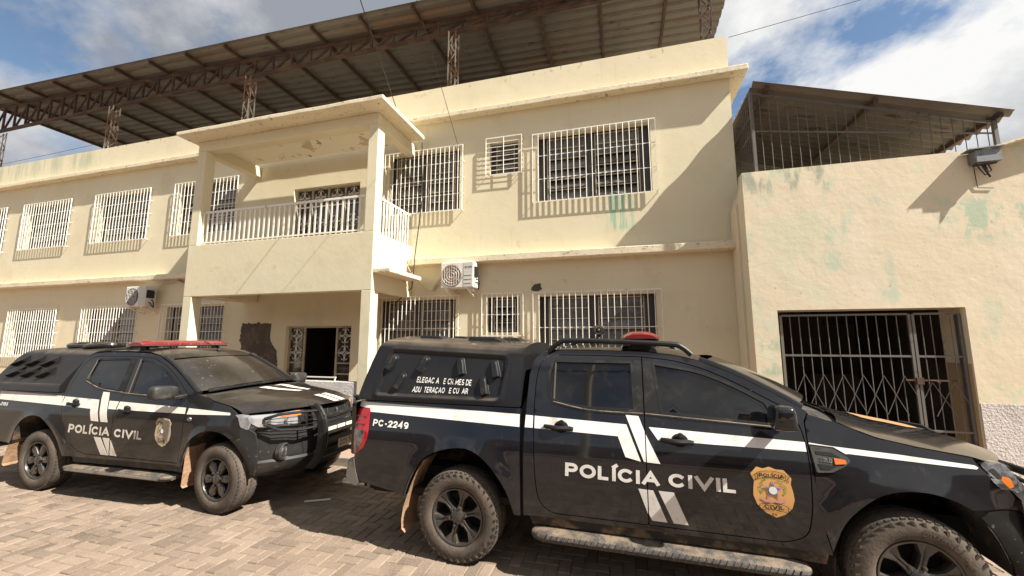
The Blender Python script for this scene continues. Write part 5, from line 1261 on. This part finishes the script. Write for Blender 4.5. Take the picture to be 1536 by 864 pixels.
text_side(A, ra, [('POLÍCIA', [(.888, .826), (1.632, .816), (1.634, .916), (.892, .932)], .035)], M['decal'], .0045)
text_side(A, fd, [('CIVIL', [(1.692, .820), (2.158, .818), (2.158, .915), (1.694, .918)], .035)], M['decal'], .0045)
text_side(A, b, [('PC-2249', [(-1.012, 1.108), (-.618, 1.100), (-.620, 1.158), (-1.015, 1.168)], .03)], M['decal'])
shield(A, fd, 2.268, 2.532, .682, 1.022, M['gold'])
# ------------------------------------------------------------------ farther pickup
_yB = smooth_fn([.25, .3, .45, .55, .78, .95, 1.02, 1.10, 1.70, 1.85, 2.05], [.09, .065, .045, .030, .022, .026, .032, .056, .25, .33, .42], .05)
ph = .0224; oX, oY = -7.479, 3.630
rB = empty('police_pickup', (oX-HW*math.sin(ph), oY+HW*math.cos(ph), 0), ph, label='dusty black police pickup with wire-guarded headlights, parked behind the nearer one', cat='pickup truck', group='police pickups parked along the kerb')
B = Truck(rB, HW, _yB, [(-.03, .375), (2.95, .375)], .53, 3.02, -1.08, (.13, 2.0))
RAB = smooth_arch([(-.525, .60), (-.50, .72), (-.46, .81), (-.35, .90), (-.18, .942), (-.01, .925), (.14, .845), (.27, .735), (.38, .60), (.465, .46)])
FAB = smooth_arch([(2.44, .48), (2.485, .62), (2.535, .735), (2.615, .825), (2.73, .880), (2.88, .900), (3.04, .875), (3.19, .785), (3.30, .66), (3.385, .54), (3.42, .45)])
bedB = [(-1.10, .58), (-.56, .56)]+RAB+[(.60, .465), (.40, .80), (.255, 1.10), (.175, 1.215), (.15, 1.245), (-1.28, 1.245), (-1.27, .80), (-1.20, .62)]
bB = B.pan('bed_side', bedB, M['paintB'], both=True)
core(B, [(-1.15, .66)]+RAB+[(2.42, .5)]+FAB[:-8]+[(3.34, .9), (3.30, 1.04), (2.7, 1.18), (2.35, 1.25), (2.0, 1.40), (1.5, 1.60), (.6, 1.64), (.40, 1.60), (.2, 1.2), (-1.2, 1.2)], rB)
liner(B, RAB, -.03, rB); liner(B, FAB, 2.95, rB)
RDB = rounded([(.235, 1.19), (.225, 1.15), (.385, .86), (.525, .64), (.69, .54), (.84, .508), (1.258, .512), (1.20, 1.27), (1.135, 1.722), (.42, 1.715), (.295, 1.64), (.250, 1.50), (.240, 1.36)][::-1], .06)
RDB = rounded([(.242, 1.36), (.252, 1.50), (.300, 1.65), (.42, 1.722), (1.215, 1.725), (1.262, 1.27), (1.262, .510), (.84, .508), (.69, .538), (.525, .64), (.385, .86), (.245, 1.13)][::-1], [.05, .06, .05, .05, .02, .02, .05, .02, .06, .08, .05, .05])
FDB = rounded([(1.215, 1.725), (1.50, 1.705), (1.76, 1.625), (1.98, 1.51), (2.14, 1.405), (2.26, 1.325), (2.335, 1.27), (2.375, 1.19), (2.405, 1.05), (2.412, .74), (2.392, .505), (1.262, .510), (1.262, 1.27)][::-1], [.0, .02, .03, .05, .05, .05, .04, .06, .08, .08, .08, .05, .0])
caboB = [(.30, .80), (.60, .462), (2.445, .478), (2.43, .75), (2.425, 1.05), (2.40, 1.19), (2.435, 1.30), (2.30, 1.375), (2.14, 1.468), (1.97, 1.562), (1.80, 1.645), (1.57, 1.732), (1.37, 1.768), (1.0, 1.778), (.55, 1.775), (.36, 1.755), (.27, 1.69), (.215, 1.56), (.185, 1.40), (.185, 1.23), (.265, 1.10)][::-1]
caboB = caboB[::-1]
mb = MB(); panel(mb, caboB, B.near(), [inset(RDB, -.003), inset(FDB, -.003)], .06, .02); c2 = MB(); panel(c2, caboB, B.far(), (), .08, .02, (0, -1, 0), flip=True); c2.build('cab', M['paintB'], rB, world=False, sharp=40); cabB = mb.build('cab', M['paintB'], rB, world=False, sharp=40)
RWB = rounded([(.500, 1.685), (1.125, 1.700), (1.155, 1.53), (1.150, 1.285), (.83, 1.315), (.505, 1.395), (.478, 1.46), (.478, 1.55)][::-1], .03)
FWB = rounded([(1.293, 1.692), (1.50, 1.672), (1.75, 1.592), (1.97, 1.480), (2.13, 1.375), (2.225, 1.30), (2.22, 1.235), (1.355, 1.265)][::-1], .025)
def bdoor(D_, W_, hx0, hx1, hz):
    dr = B.pan('door', D_, M['paintB'], [inset(W_, -.004)], gap=.004)
    mb = MB(); panel(mb, inset(W_, .010), B.near(-.012), h=.09, thick=0); mb.build('window_pane', M['tint'], dr, world=False)
    mb = MB(); panel(mb, inset(W_, -.006), B.near(.003), [inset(W_, .016)], .05, .016); mb.build('window_seal', M['trimb'], dr, world=False, sharp=40)
    door_handle(B, dr, hx0, hx1, hz); return dr
rdB = bdoor(RDB, RWB, .375, .60, 1.118); fdB = bdoor(FDB, FWB, 1.325, 1.54, 1.072)
mb = MB(); panel(mb, [(1.160, 1.285), (1.253, 1.28), (1.212, 1.700), (1.135, 1.702)], B.near(.0035), h=.1, thick=.002); mb.build('pillar_trim', M['trimb'], rdB, world=False)
for P_, par in (([(.50, 1.395), (.83, 1.308), (1.25, 1.272)], rdB), ([(1.268, 1.266), (1.7, 1.25), (2.25, 1.225)], fdB)):
    mb = MB(); mb.tube([B.near(.004)(*p) for p in smooth_arch(P_)], .009, 6); mb.build('belt_moulding', M['step'], par, world=False)
mb = MB(); mb.bar(B.near(.002)(.505, 1.680), B.near(.002)(.485, 1.43), .014, .010); mb.build('window_trim', M['rimlip'], rdB, world=False)
mb = MB(); mb.bar(B.near(.002)(1.300, 1.690), B.near(.002)(1.352, 1.268), .014, .010); mb.build('window_trim', M['rimlip'], fdB, world=False)
FENB = [(2.418, 1.05), (2.42, .75), (2.452, .478)]+FAB[2:34]+[(3.29, .85), (3.235, .99), (3.19, 1.075), (3.10, 1.125), (3.01, 1.172), (2.86, 1.198), (2.73, 1.222), (2.62, 1.262), (2.52, 1.278), (2.44, 1.30), (2.405, 1.20)]
B.pan('fender', FENB, M['paintB'], both=True)
TCB = [(.30, 1.705), (.40, 1.775), (.55, 1.79), (1.0, 1.795), (1.37, 1.785), (1.58, 1.748), (1.80, 1.662), (1.97, 1.580), (2.14, 1.485), (2.30, 1.39), (2.46, 1.295)]
mb = MB(); B.top(mb, TCB, lambda x, z: B.w(x, z), lambda t: .03+.16*t, lambda t: .022+.020*math.sin(math.pi*min(1, t*1.4)), p=2.6, s0=0, s1=.635); mb.build('roof_panel', M['paintB'], rB, world=False)
mb = MB(); B.top(mb, TCB, lambda x, z: B.w(x, z)-.060, lambda t: .05+.20*t, lambda t: .034, p=2.2, s0=.655, s1=.985, lift=.006); ws = mb.build('windscreen', M['wind'], rB, world=False)
for s in (-1, 1):
    mb = MB(); mb.tube([(x, s*(B.w(x, z)-.030), z+.004) for x, z in smooth_arch(TCB)[27:]], .030, 8)
    mb.build('windscreen_pillar', M['paintB'], rB, world=False)
HCB = [(2.44, 1.300), (2.52, 1.284), (2.62, 1.268), (2.74, 1.228), (2.88, 1.202), (3.03, 1.176), (3.15, 1.140), (3.24, 1.098)]
fwB = lambda t: .16+.46*t**1.3
crB = lambda t: .020+.055*math.sin(math.pi*min(1, .12+t*.6))-.015*t
mb = MB(); HG = B.top(mb, HCB, lambda x, z: B.w(x, z)-.004, fwB, crB, p=2.4, q=2.2, s0=.14, s1=1, nu=50, nv=49); mb.build('hood', M['paintB'], rB, world=False)
def on_grid(G, s, t, off=.005):
    """s 0..1 along, t -1..1 across"""
    a = min(max(s, 0), 1)*(G.shape[0]-1); b = (min(max(t, -1), 1)+1)/2*(G.shape[1]-1); i, j = min(int(a), G.shape[0]-2), min(int(b), G.shape[1]-2); f, g = a-i, b-j
    p = G[i, j]*(1-f)*(1-g)+G[i+1, j]*f*(1-g)+G[i, j+1]*(1-f)*g+G[i+1, j+1]*f*g
    n = np.cross(G[i+1, j]-G[i, j], G[i, j+1]-G[i, j]); n /= np.linalg.norm(n); n *= 1 if n[2] > 0 else -1
    return tuple(p+n*off)
mb = MB()
for q in ([(.10, -.34), (.50, -.10), (.50, .0), (.10, -.20)], [(.10, -.06), (.13, .05), (.22, .06), (.50, .10), (.50, .19), (.17, .20), (.08, .12)], [(.74, -.13), (.985, -.08), (.985, .03), (.74, -.02)], [(.74, .03), (.985, .07), (.985, .18), (.74, .14)]):
    panel(mb, q if 0.5*sum(q[i-1][0]*q[i][1]-q[i][0]*q[i-1][1] for i in range(len(q))) > 0 else q[::-1], lambda u, v: on_grid(HG, u, v, .0055), h=.06, thick=0)
mb.build('hood_stripe', M['decalg'], rB, world=False)
mb = MB(); B.top(mb, HCB, lambda x, z: B.w(x, z)-.03, fwB, lambda t: .006, p=2.2, q=2.2, s0=0, s1=.15, lift=-.022, nu=8); mb.build('cowl', M['trimd'], rB, world=False)
for pts in ([(2.54, -.72, 1.318), (2.63, -.42, 1.345), (2.68, .0, 1.362)], [(2.66, -.1, 1.345), (2.66, .25, 1.372), (2.60, .62, 1.372)]):
    mb = MB(); mb.tube(pts, .012, 6); mb.tube([(p[0]-.03, p[1]+.02, p[2]+.022) for p in pts], .007, 5)
    mb.build('wiper', M['trimb'], rB, world=False)
# nose
M['bplastic'] = mat('worn_bumper_plastic', (0.020, 0.0195, 0.0195), .42, var=[(4, 7, .45, .72, (0.036, 0.032, 0.028)), (24, 7, .62, .70, (0.09, 0.075, 0.06))], spec=.3)
XC = 3.80
def fb(off=0):
    def f(y, z):
        pr = float(np.interp(z, [.36, .48, .60, .78, .92, 1.05, 1.16], [-.10, -.02, .02, .02, .0, -.01, -.07]))
        return (XC+pr-.50*abs(y/.9)**2.3*(1.0 if z > .9 else 1.0)+off, y, z)
    return f
mb = MB(); V, F = cdt([(-.865, .42), (-.6, .39), (.6, .39), (.865, .42), (.885, .60), (.885, .90), (.875, 1.0), (.86, 1.07), (.5, 1.10), (-.5, 1.10), (-.86, 1.07), (-.875, 1.0), (-.885, .90), (-.885, .60)], (), .05); mb.add([fb()(*p) for p in V], [tuple(t) for t in F.tolist()], True); mb.build('front_bumper', M['bplastic'], rB, world=False)
mb = MB(); panel(mb, rounded([(-.44, .865), (.44, .865), (.50, 1.085), (-.50, 1.085)], .03), fb(.010), h=.06, thick=.02, inward=(-1, 0, 0)); gr = mb.build('grille', M['gap'], rB, world=False)
mb = MB()
for zz in (.895, .965): mb.tube([fb(.02)(y, zz) for y in np.linspace(-.46, .46, 11)], .010, 6)
for yy in np.linspace(-.43, .43, 13):
    if abs(yy) > .08: mb.bar(fb(.02)(yy, .975), fb(.018)(yy, 1.075), .012, .022)
mb.build('grille_bar', M['trimd'], gr, world=False)
mb = MB()
for a in (90, 210, 330): 
    c_ = (.026*math.cos(R(a)), .026*math.sin(R(a))); ca, sa = math.cos(R(a)), math.sin(R(a))
    mb.add([fb(.045)(c_[0]+u*ca-v*sa, 1.025+c_[1]+u*sa+v*ca) for u, v in ((-.026, 0), (0, -.014), (.026, 0), (0, .014))], [(0, 1, 2, 3)])
mb.build('emblem', M['chrome'], gr, world=False)
mb = MB(); panel(mb, rounded([(-.42, .50), (.42, .50), (.47, .80), (-.47, .80)], .05), fb(.008), h=.07, thick=.02, inward=(-1, 0, 0)); mb.build('lower_intake', M['gap'], rB, world=False)
for s in (-1, 1):
    mb = MB(); Q = rounded([(s*.50, .93), (s*.80, .945), (s*.875, 1.02), (s*.865, 1.085), (s*.50, 1.085)], .025)
    panel(mb, Q if s > 0 else Q[::-1], fb(.010), h=.04, thick=.05, inward=(-1, 0, 0)); hl = mb.build('headlight', M['lampb'], rB, world=False)
    mb = MB(); Q = rounded([(s*.47, 1.045), (s*.66, 1.045), (s*.60, 1.082), (s*.47, 1.10)], .008); panel(mb, Q if s > 0 else Q[::-1], fb(.016), h=.04, thick=.006, inward=(-1, 0, 0)); mb.build('indicator', M['amber'], hl, world=False)
    for yy, zz, rr in ((.72, 1.0, .052), (.59, .995, .042)):
        mb = MB(); p = fb(.013)(s*yy, zz); mb.lathe([(rr, -.006), (rr*.9, .004), (rr*.45, -.004), (.001, -.006)], 20, p, 'x'); mb.build('reflector', M['chrome'], hl, world=False)
    Q = rounded([(3.14, 1.085), (3.19, 1.058), (3.25, .96), (3.345, .93), (3.36, 1.03), (3.30, 1.075), (3.22, 1.098)], .012)
    mb = MB(); panel(mb, Q, (B.near if s < 0 else B.far)(.006), h=.04, thick=.05, inward=(0, -s, 0), flip=s > 0); mb.build('side_lens', M['lampb'], hl, world=False)
    # fog lamp in a round bezel
    p = fb(.0)(s*.61, .655); mb = MB(); mb.lathe([(.105, -.03), (.100, .020), (.085, .028), (.066, .015), (.060, .0)], 28, p, 'x'); fg = mb.build('fog_lamp', M['trimd'], rB, world=False, recalc=True)
    mb = MB(); mb.lathe([(.060, .0), (.05, .012), (.001, .018)], 24, p, 'x'); mb.build('fog_lens', M['clearlamp'], fg, world=False, recalc=True)
BCB = FAB[35:]+[(3.50, .44), (3.52, .60), (3.48, .80), (3.42, .90), (3.28, .865), (3.22, .80)]
BCB = [p for p in BCB if not (p[0] < 3.25 and p[1] > .79)]
B.pan('bumper_corner', FAB[33:]+[(3.47, .44), (3.50, .60), (3.48, .78), (3.44, .90), (3.36, .935), (3.26, .965), (3.23, .93), (3.275, .85)], M['bplastic'], both=True)
mb = MB()
mb.grid([[fb(.012+.035*e)(y, z) for e, z in ((0, .585), (1, .56), (1.1, .50), (.4, .44))] for y in np.linspace(-.84, .84, 31)], flip=True); mb.build('bumper_lip', M['bplastic'], rB, world=False)
# bull bar: two upright plates, cross tubes with light strips, and wire guards over the headlamps
bbx = 3.94
pts = smooth_arch([(3.83, 1.155), (3.90, 1.13), (3.985, 1.0), (4.01, .82), (3.99, .64), (3.92, .50), (3.84, .43)], 4)
for s in (-1, 1):
    mb = MB(); inn = [(x-.085, z) for x, z in pts][::-1]; mb.prism(pts+inn, lambda u, v, t: (u, t, v), s*.43-.018, s*.43+.018)
    mb.tube([(x, s*.43-s*.02, z) for x, z in pts], .026, 8)
    bb = mb.build('bull_bar', M['trimb'], rB, world=False)
mb = MB(); mb.tube([(3.97, y, 1.03) for y in (-.43, 0, .43)], .026, 8); mb.tube([(3.99, y, .74) for y in (-.43, 0, .43)], .030, 8); mb.box(3.93, 3.97, -.385, .385, .80, .93); mb.tube([(3.92, y, .53) for y in (-.43, 0, .43)], .028, 8)
mb.build('cross_bar', M['trimb'], bb, world=False)
mb = MB()
for k in range(4): y = -.33+.17*k; mb.box(3.972, 3.982, y, y+.145, .845, .885)
mb.build('led_strip', mat('pale_led_strip', (.60, .57, .46), .4), bb, world=False)
for s in (-1, 1):
    mb = MB(); lo = [(3.90, s*.43, .915), (3.82, s*.58, .905), (3.66, s*.76, .925), (3.53, s*.85, 1.0)]; hi = [(3.90, s*.43, 1.10), (3.82, s*.58, 1.105), (3.65, s*.76, 1.095), (3.53, s*.85, 1.055)]
    S3 = lambda P: [tuple(np.array(v)) for v in zip(*[np.interp(np.linspace(0, 1, 13), np.linspace(0, 1, len(P)), [p[k] for p in P]) for k in range(3)])]
    mb.tube(S3(lo), .017, 7); mb.tube(S3(hi), .017, 7); mb.tube([lo[-1], hi[-1]], .017, 7)
    for f in (.25, .5, .75): mb.tube([tuple(np.array(a)*(1-f)+np.array(b)*f) for a, b in zip(S3(lo), S3(hi))], .0045, 5)
    mb.tube([S3(lo)[3], S3(hi)[3]], .010, 6)
    mb.build('lamp_guard', M['trimb'], bb, world=False)
# plate
mb = MB(); mb.box(3.975, 3.985, -.13, .27, .600, .730); pl = mb.build('number_plate', M['plate'], rB, world=False)
mb = MB(); fp = lambda u, v: (3.9865, u-.11, v+.015)
letters(mb, 'OOS', [(.0, .605), (.15, .605), (.15, .675), (.0, .675)], fp, .02); letters(mb, '5119', [(.175, .605), (.355, .605), (.355, .675), (.175, .675)], fp, .02); letters(mb, 'ES', [(.15, .688), (.21, .688), (.21, .706), (.15, .706)], fp, .02); mb.build('lettering', M['ink'], pl, world=False)
mb = MB(); mb.box(-1.13, 3.45, -.62, .62, .40, .70); mb.box(-1.05, 2.45, -.80, .80, .50, .55); mb.build('underbody', M['gap'], rB, world=False)
mb = MB(); panel(mb, rounded([(-.80, .80), (.80, .80), (.82, 1.24), (-.82, 1.24)], .04)[::-1], lambda y, z: (-1.31-.03*(1-abs(y/.85)**4), y, z), h=.15, thick=.05, inward=(1, 0, 0)); mb.build('tailgate', M['paintB'], rB, world=False)
mb = MB(); pr = [(-1.30, .70), (-1.43, .70), (-1.45, .56), (-1.30, .52), (-.95, .47), (-.93, .51), (-1.15, .60)]
G = [[(x, y*(1 if x < -1.2 else 1.0), z) for x, z in pr+[pr[0]]] for y in (-.90, -.86, .86, .90)]
mb.grid(G, smooth=False); mb.add(G[0][:7], [tuple(range(7))]); mb.add(G[-1][:7], [tuple(range(6, -1, -1))]); mb.build('rear_bumper', M['bumper'], rB, world=False, recalc=True, bevel=.015)
for s in (-1, 1):
    f = B.near if s < 0 else B.far
    mb = MB(); panel(mb, rounded([(-1.285, 1.20), (-1.285, .86), (-1.20, .86), (-1.17, 1.20)], .02), f(.008), h=.05, thick=.04, inward=(0, -s, 0), flip=s > 0); mb.build('tail_light', M['redlamp'], rB, world=False)
    mb = MB(); G = [[(x, s*y_, z) for y_ in (.60, .72, .84, .90)] for x, z in [(-.50, .72), (-.55, .60), (-.61, .48), (-.645, .36), (-.66, .29), (-.62, .265)]]; mb.grid(G); mb.build('mud_flap', M['mud'], rB, world=False)
    mb = MB(); G = [[(x, s*y_, z) for y_ in (.66, .76, .84, .89)] for x, z in [(2.515, .70), (2.49, .60), (2.485, .48), (2.475, .36), (2.47, .26), (2.50, .24)]]; mb.grid(G); mb.build('mud_flap', M['mud'], rB, world=False)
for x in (-.01, 2.965):
    st = -.10 if x > 1 else 0
    wheel(rB, x, -HW+.012, -1, .380, .255, 6, .228, 'B', st); wheel(rB, x, HW-.012, 1, .380, .255, 6, .228, 'B', st)
for s in (-1, 1):
    pr = [(-.955, .335), (-.93, .300), (-.72, .30), (-.70, .33), (-.70, .358), (-.93, .362), (-.95, .352)]
    xs = [.50, .54, .62, .75, 1.5, 2.15, 2.27, 2.33]; kk = [.3, .7, .96, 1, 1, 1, .9, .6]
    mb = MB(); G = [[(x, -s*(-.84+(y+.84)*(k if y < -.84 else 1)), .33+(z-.33)*k) for y, z in pr+[pr[0]]] for x, k in zip(xs, kk)]
    mb.grid(G); mb.add(G[0][:7], [tuple(range(7))]); mb.add(G[-1][:7], [tuple(range(6, -1, -1))]); bd = mb.build('running_board', M['step'], rB, world=False, recalc=True, sharp=50)
    mb = MB(); mb.tube([(x, s*.955, .333) for x in (.66, 1.5, 2.2)], .016, 6); mb.build('step_edge', M['chrome'], bd, world=False)
    mb = MB()
    for x in (.9, 1.95): mb.bar((x, s*.74, .34), (x, s*.60, .48), .07, .025)
    mb.build('step_bracket', M['trimd'], bd, world=False)
mb = MB(); panel(mb, [(.60, .39), (2.44, .40), (2.44, .49), (.58, .48)], B.near(-.02), h=.1, thick=.01); mb.build('sill', M['trimd'], rB, world=False)
mirror_body(B, rB, (2.265, -1.045, 1.335), .075, .145, .088, (2.32, -.82, 1.275), M['trimd']); mirror_body(B, rB, (2.265, 1.045, 1.335), .075, .145, .088, (2.32, .82, 1.275), M['trimd'])
mb = MB(); mb.lathe([(.030, 0), (.024, -.012), (.001, -.016)], 16, (2.49, -(B.w(2.49, 1.01)), 1.01)); mb.build('side_repeater', M['clearlamp'], rB, world=False, recalc=True)
# canopy: plain flanks with six louvred scoops
cwB = lambda z: HW-float(np.interp(z, [1.24, 1.34, 1.345, 1.78], [.075, .095, .105, .290]))
cxr2 = lambda z: float(np.interp(z, [1.245, 1.34, 1.52, 1.70, 1.80, 1.86], [-1.30, -1.34, -1.26, -1.15, -1.02, -.86]))
cxf2 = lambda z: float(np.interp(z, [1.245, 1.35, 1.41, 1.60, 1.75, 1.86], [.135, .105, .120, .215, .315, .37]))
G = []; rc = .09; NU = 60
for i in range(NU+1):
    u = i/NU; row = []; ztop = 1.800-.005*u
    for z in list(np.linspace(1.248, 1.345, 5))+list(np.linspace(1.350, ztop-rc*.9, 24)): x = cxr2(z)+(cxf2(z)-cxr2(z))*u; row.append((x, -cwB(z)-(.010 if z < 1.347 else 0), z))
    wb, za = cwB(ztop-rc*.9), ztop-rc*.9
    for a in np.linspace(0, math.pi/2, 8)[1:]: z = za+rc*math.sin(a)*.9; x = cxr2(z)+(cxf2(z)-cxr2(z))*u; row.append((x, -(wb-rc*(1-math.cos(a))-.02*math.sin(a)), z))
    ye, ze = -row[-1][1], row[-1][2]
    for t in np.linspace(-1, 0, 12)[1:]: x = cxr2(ze)+(cxf2(ze)-cxr2(ze))*u; row.append((x, t*ye, ze+.035*(1-abs(t)**2.2)))
    G.append(row+[(x, -y, z) for x, y, z in row[:-1]][::-1])
mb = MB(); mb.grid(G); mb.add(G[0], [tuple(range(len(G[0])))]); mb.add(G[-1], [tuple(range(len(G[-1])-1, -1, -1))])
canB = mb.build('canopy', M['canopyB'], rB, world=False, sharp=45, recalc=True)
cfB = lambda off: (lambda x, z: (x, -(cwB(z)+off), z))
for r_ in range(2):
    for c_ in range(3):
        x0 = -1.135+.315*c_+.06*r_; z0 = 1.58-.150*r_
        mb = MB(); lo = [(x0, z0-.012), (x0+.205, z0+.055), (x0+.235, z0+.140), (x0+.03, z0+.078)]
        mb.add([cfB(.001)(*lo[0]), cfB(.001)(*lo[1]), cfB(.002)(*lo[2]), cfB(.002)(*lo[3]), cfB(.055)(lo[0][0]+.012, lo[0][1]+.02), cfB(.060)(lo[1][0]-.006, lo[1][1]+.02)], [(3, 2, 5, 4), (0, 3, 4), (2, 1, 5), (4, 5, 1, 0)]); mb.build('vent_scoop', M['trimb'], canB, world=False, recalc=True)
# foam pads and rope lying on the canopy top
for cx, cy, rr, sd in ((-.62, -.15, .20, 1), (-.16, -.22, .19, 2), (-.22, .30, .21, 5)):
    rs = np.random.RandomState(sd); mb = MB(); n = 22
    mb.tube([(cx+rr*1.1*math.cos(a)*(1+.12*math.sin(3*a+sd)), cy+rr*math.sin(a), 1.858+.014*math.sin(2*a+sd)) for a in np.linspace(0, 2*math.pi, n)], .036, 8); mb.tube([(cx+rr*.5*math.cos(a), cy+rr*.55*math.sin(a), 1.880) for a in np.linspace(0, 2*math.pi, 14)], .036, 8)
    tag(mb.build('roof_vent_ring', M['canopyB'], canB, world=False), None)
lg = [(1.01, 1.87), (.98, 1.800), (1.12, 1.800), (1.09, 1.87)][::-1]
lbB = lightbar(rB, .90, 1.20, -.60, .66, 1.872, 1.940, [(-.48, lg), (.54, lg)])
mb = MB(); mb.box(.897, 1.203, -.585, .645, 1.866, 1.8725); mb.build('pale_edge', M['chrome'], lbB, world=False)
mb = MB(); c = (.575, -.36, 1.868); mb.lathe([(.001, -.03), (.036, -.028), (.044, -.02), (.042, .03), (.02, .05), (.001, .052)], 20, c); sp = mb.build('spot_lamp', M['chrome'], rB, world=False, recalc=True)
mb = MB(); mb.lathe([(.001, -.036), (.034, -.031)], 18, c); mb.build('spot_lens', M['clearlamp'], sp, world=False); mb = MB(); mb.bar((.58, -.35, 1.83), (.85, -.35, 1.855), .02, .02); mb.build('lamp_bracket', M['trimb'], sp, world=False)
mb = MB(); mb.tube([(1.66, .10, 1.80), (1.62, .10, 1.82), (1.42, .06, 1.93)], .006, 6); mb.lathe([(.03, 0), (.02, .02), (.001, .022)], 12, (1.66, .10, 1.795), 'z'); mb.build('aerial', M['trimb'], rB, world=False)
# stripes, lettering, badge
stripe(B, bB, [(-1.090, 1.236), (.182, 1.200), (.262, 1.085), (-1.02, 1.122)], M['decalg'])
stripe(B, cabB, [(.195, 1.200), (.232, 1.198), (.24, 1.150), (.255, 1.105), (.268, 1.085)], M['decalg'])
stripe(B, rdB, [(.252, 1.196), (.893, 1.176), (.945, 1.075), (1.018, .918), (.888, .922), (.820, 1.064), (.262, 1.086)], M['decalg'])
stripe(B, rdB, [(.900, 1.272), (1.016, 1.268), (1.060, 1.178), (1.178, .916), (1.060, .917), (.925, 1.195)], M['decalg'])
stripe(B, rdB, [(1.085, 1.170), (1.252, 1.166), (1.252, 1.072), (1.125, 1.075)], M['decalg']); stripe(B, fdB, [(1.272, 1.166), (2.376, 1.135), (2.392, 1.068), (1.272, 1.072)], M['decalg'])
stripe(B, rB, [(2.425, 1.132), (3.055, 1.105), (3.065, 1.080), (2.425, 1.064)], M['decalg'])
stripe(B, rdB, [(.978, .730), (1.092, .728), (1.238, .520), (1.118, .522)], M['decalg']); stripe(B, rdB, [(1.130, .728), (1.25, .727), (1.25, .525), (1.252, .522)], M['decalg']); stripe(B, fdB, [(1.272, .705), (1.385, .520), (1.272, .522)], M['decalg'])
text_side(B, rB, [('POLÍCIA', [(.512, .762), (1.245, .752), (1.245, .852), (.512, .868)], .035)], M['decalg'], .0045)
text_side(B, fdB, [('CIVIL', [(1.322, .748), (1.785, .738), (1.785, .838), (1.322, .848)], .035)], M['decalg'], .0045)
text_side(B, bB, [('PC-2155', [(-1.06, 1.050), (-.775, 1.040), (-.775, 1.082), (-1.06, 1.093)], .03)], M['decalg'])
bs = shield(B, fdB, 1.985, 2.235, .680, 1.015, M['goldb'], True)
# the bonnet badge of the nearer truck's twin is peeling: its right half shows bare backing
mb = MB(); panel(mb, rounded([(2.095, .99), (2.20, .985), (2.215, .86), (2.20, .76), (2.165, .735), (2.14, .85)], .02)[::-1], B.near(.0125), h=.1, thick=0); mb.build('peeled_patch', mat('bare_badge_backing', (.13, .105, .08), .6), bs, world=False)
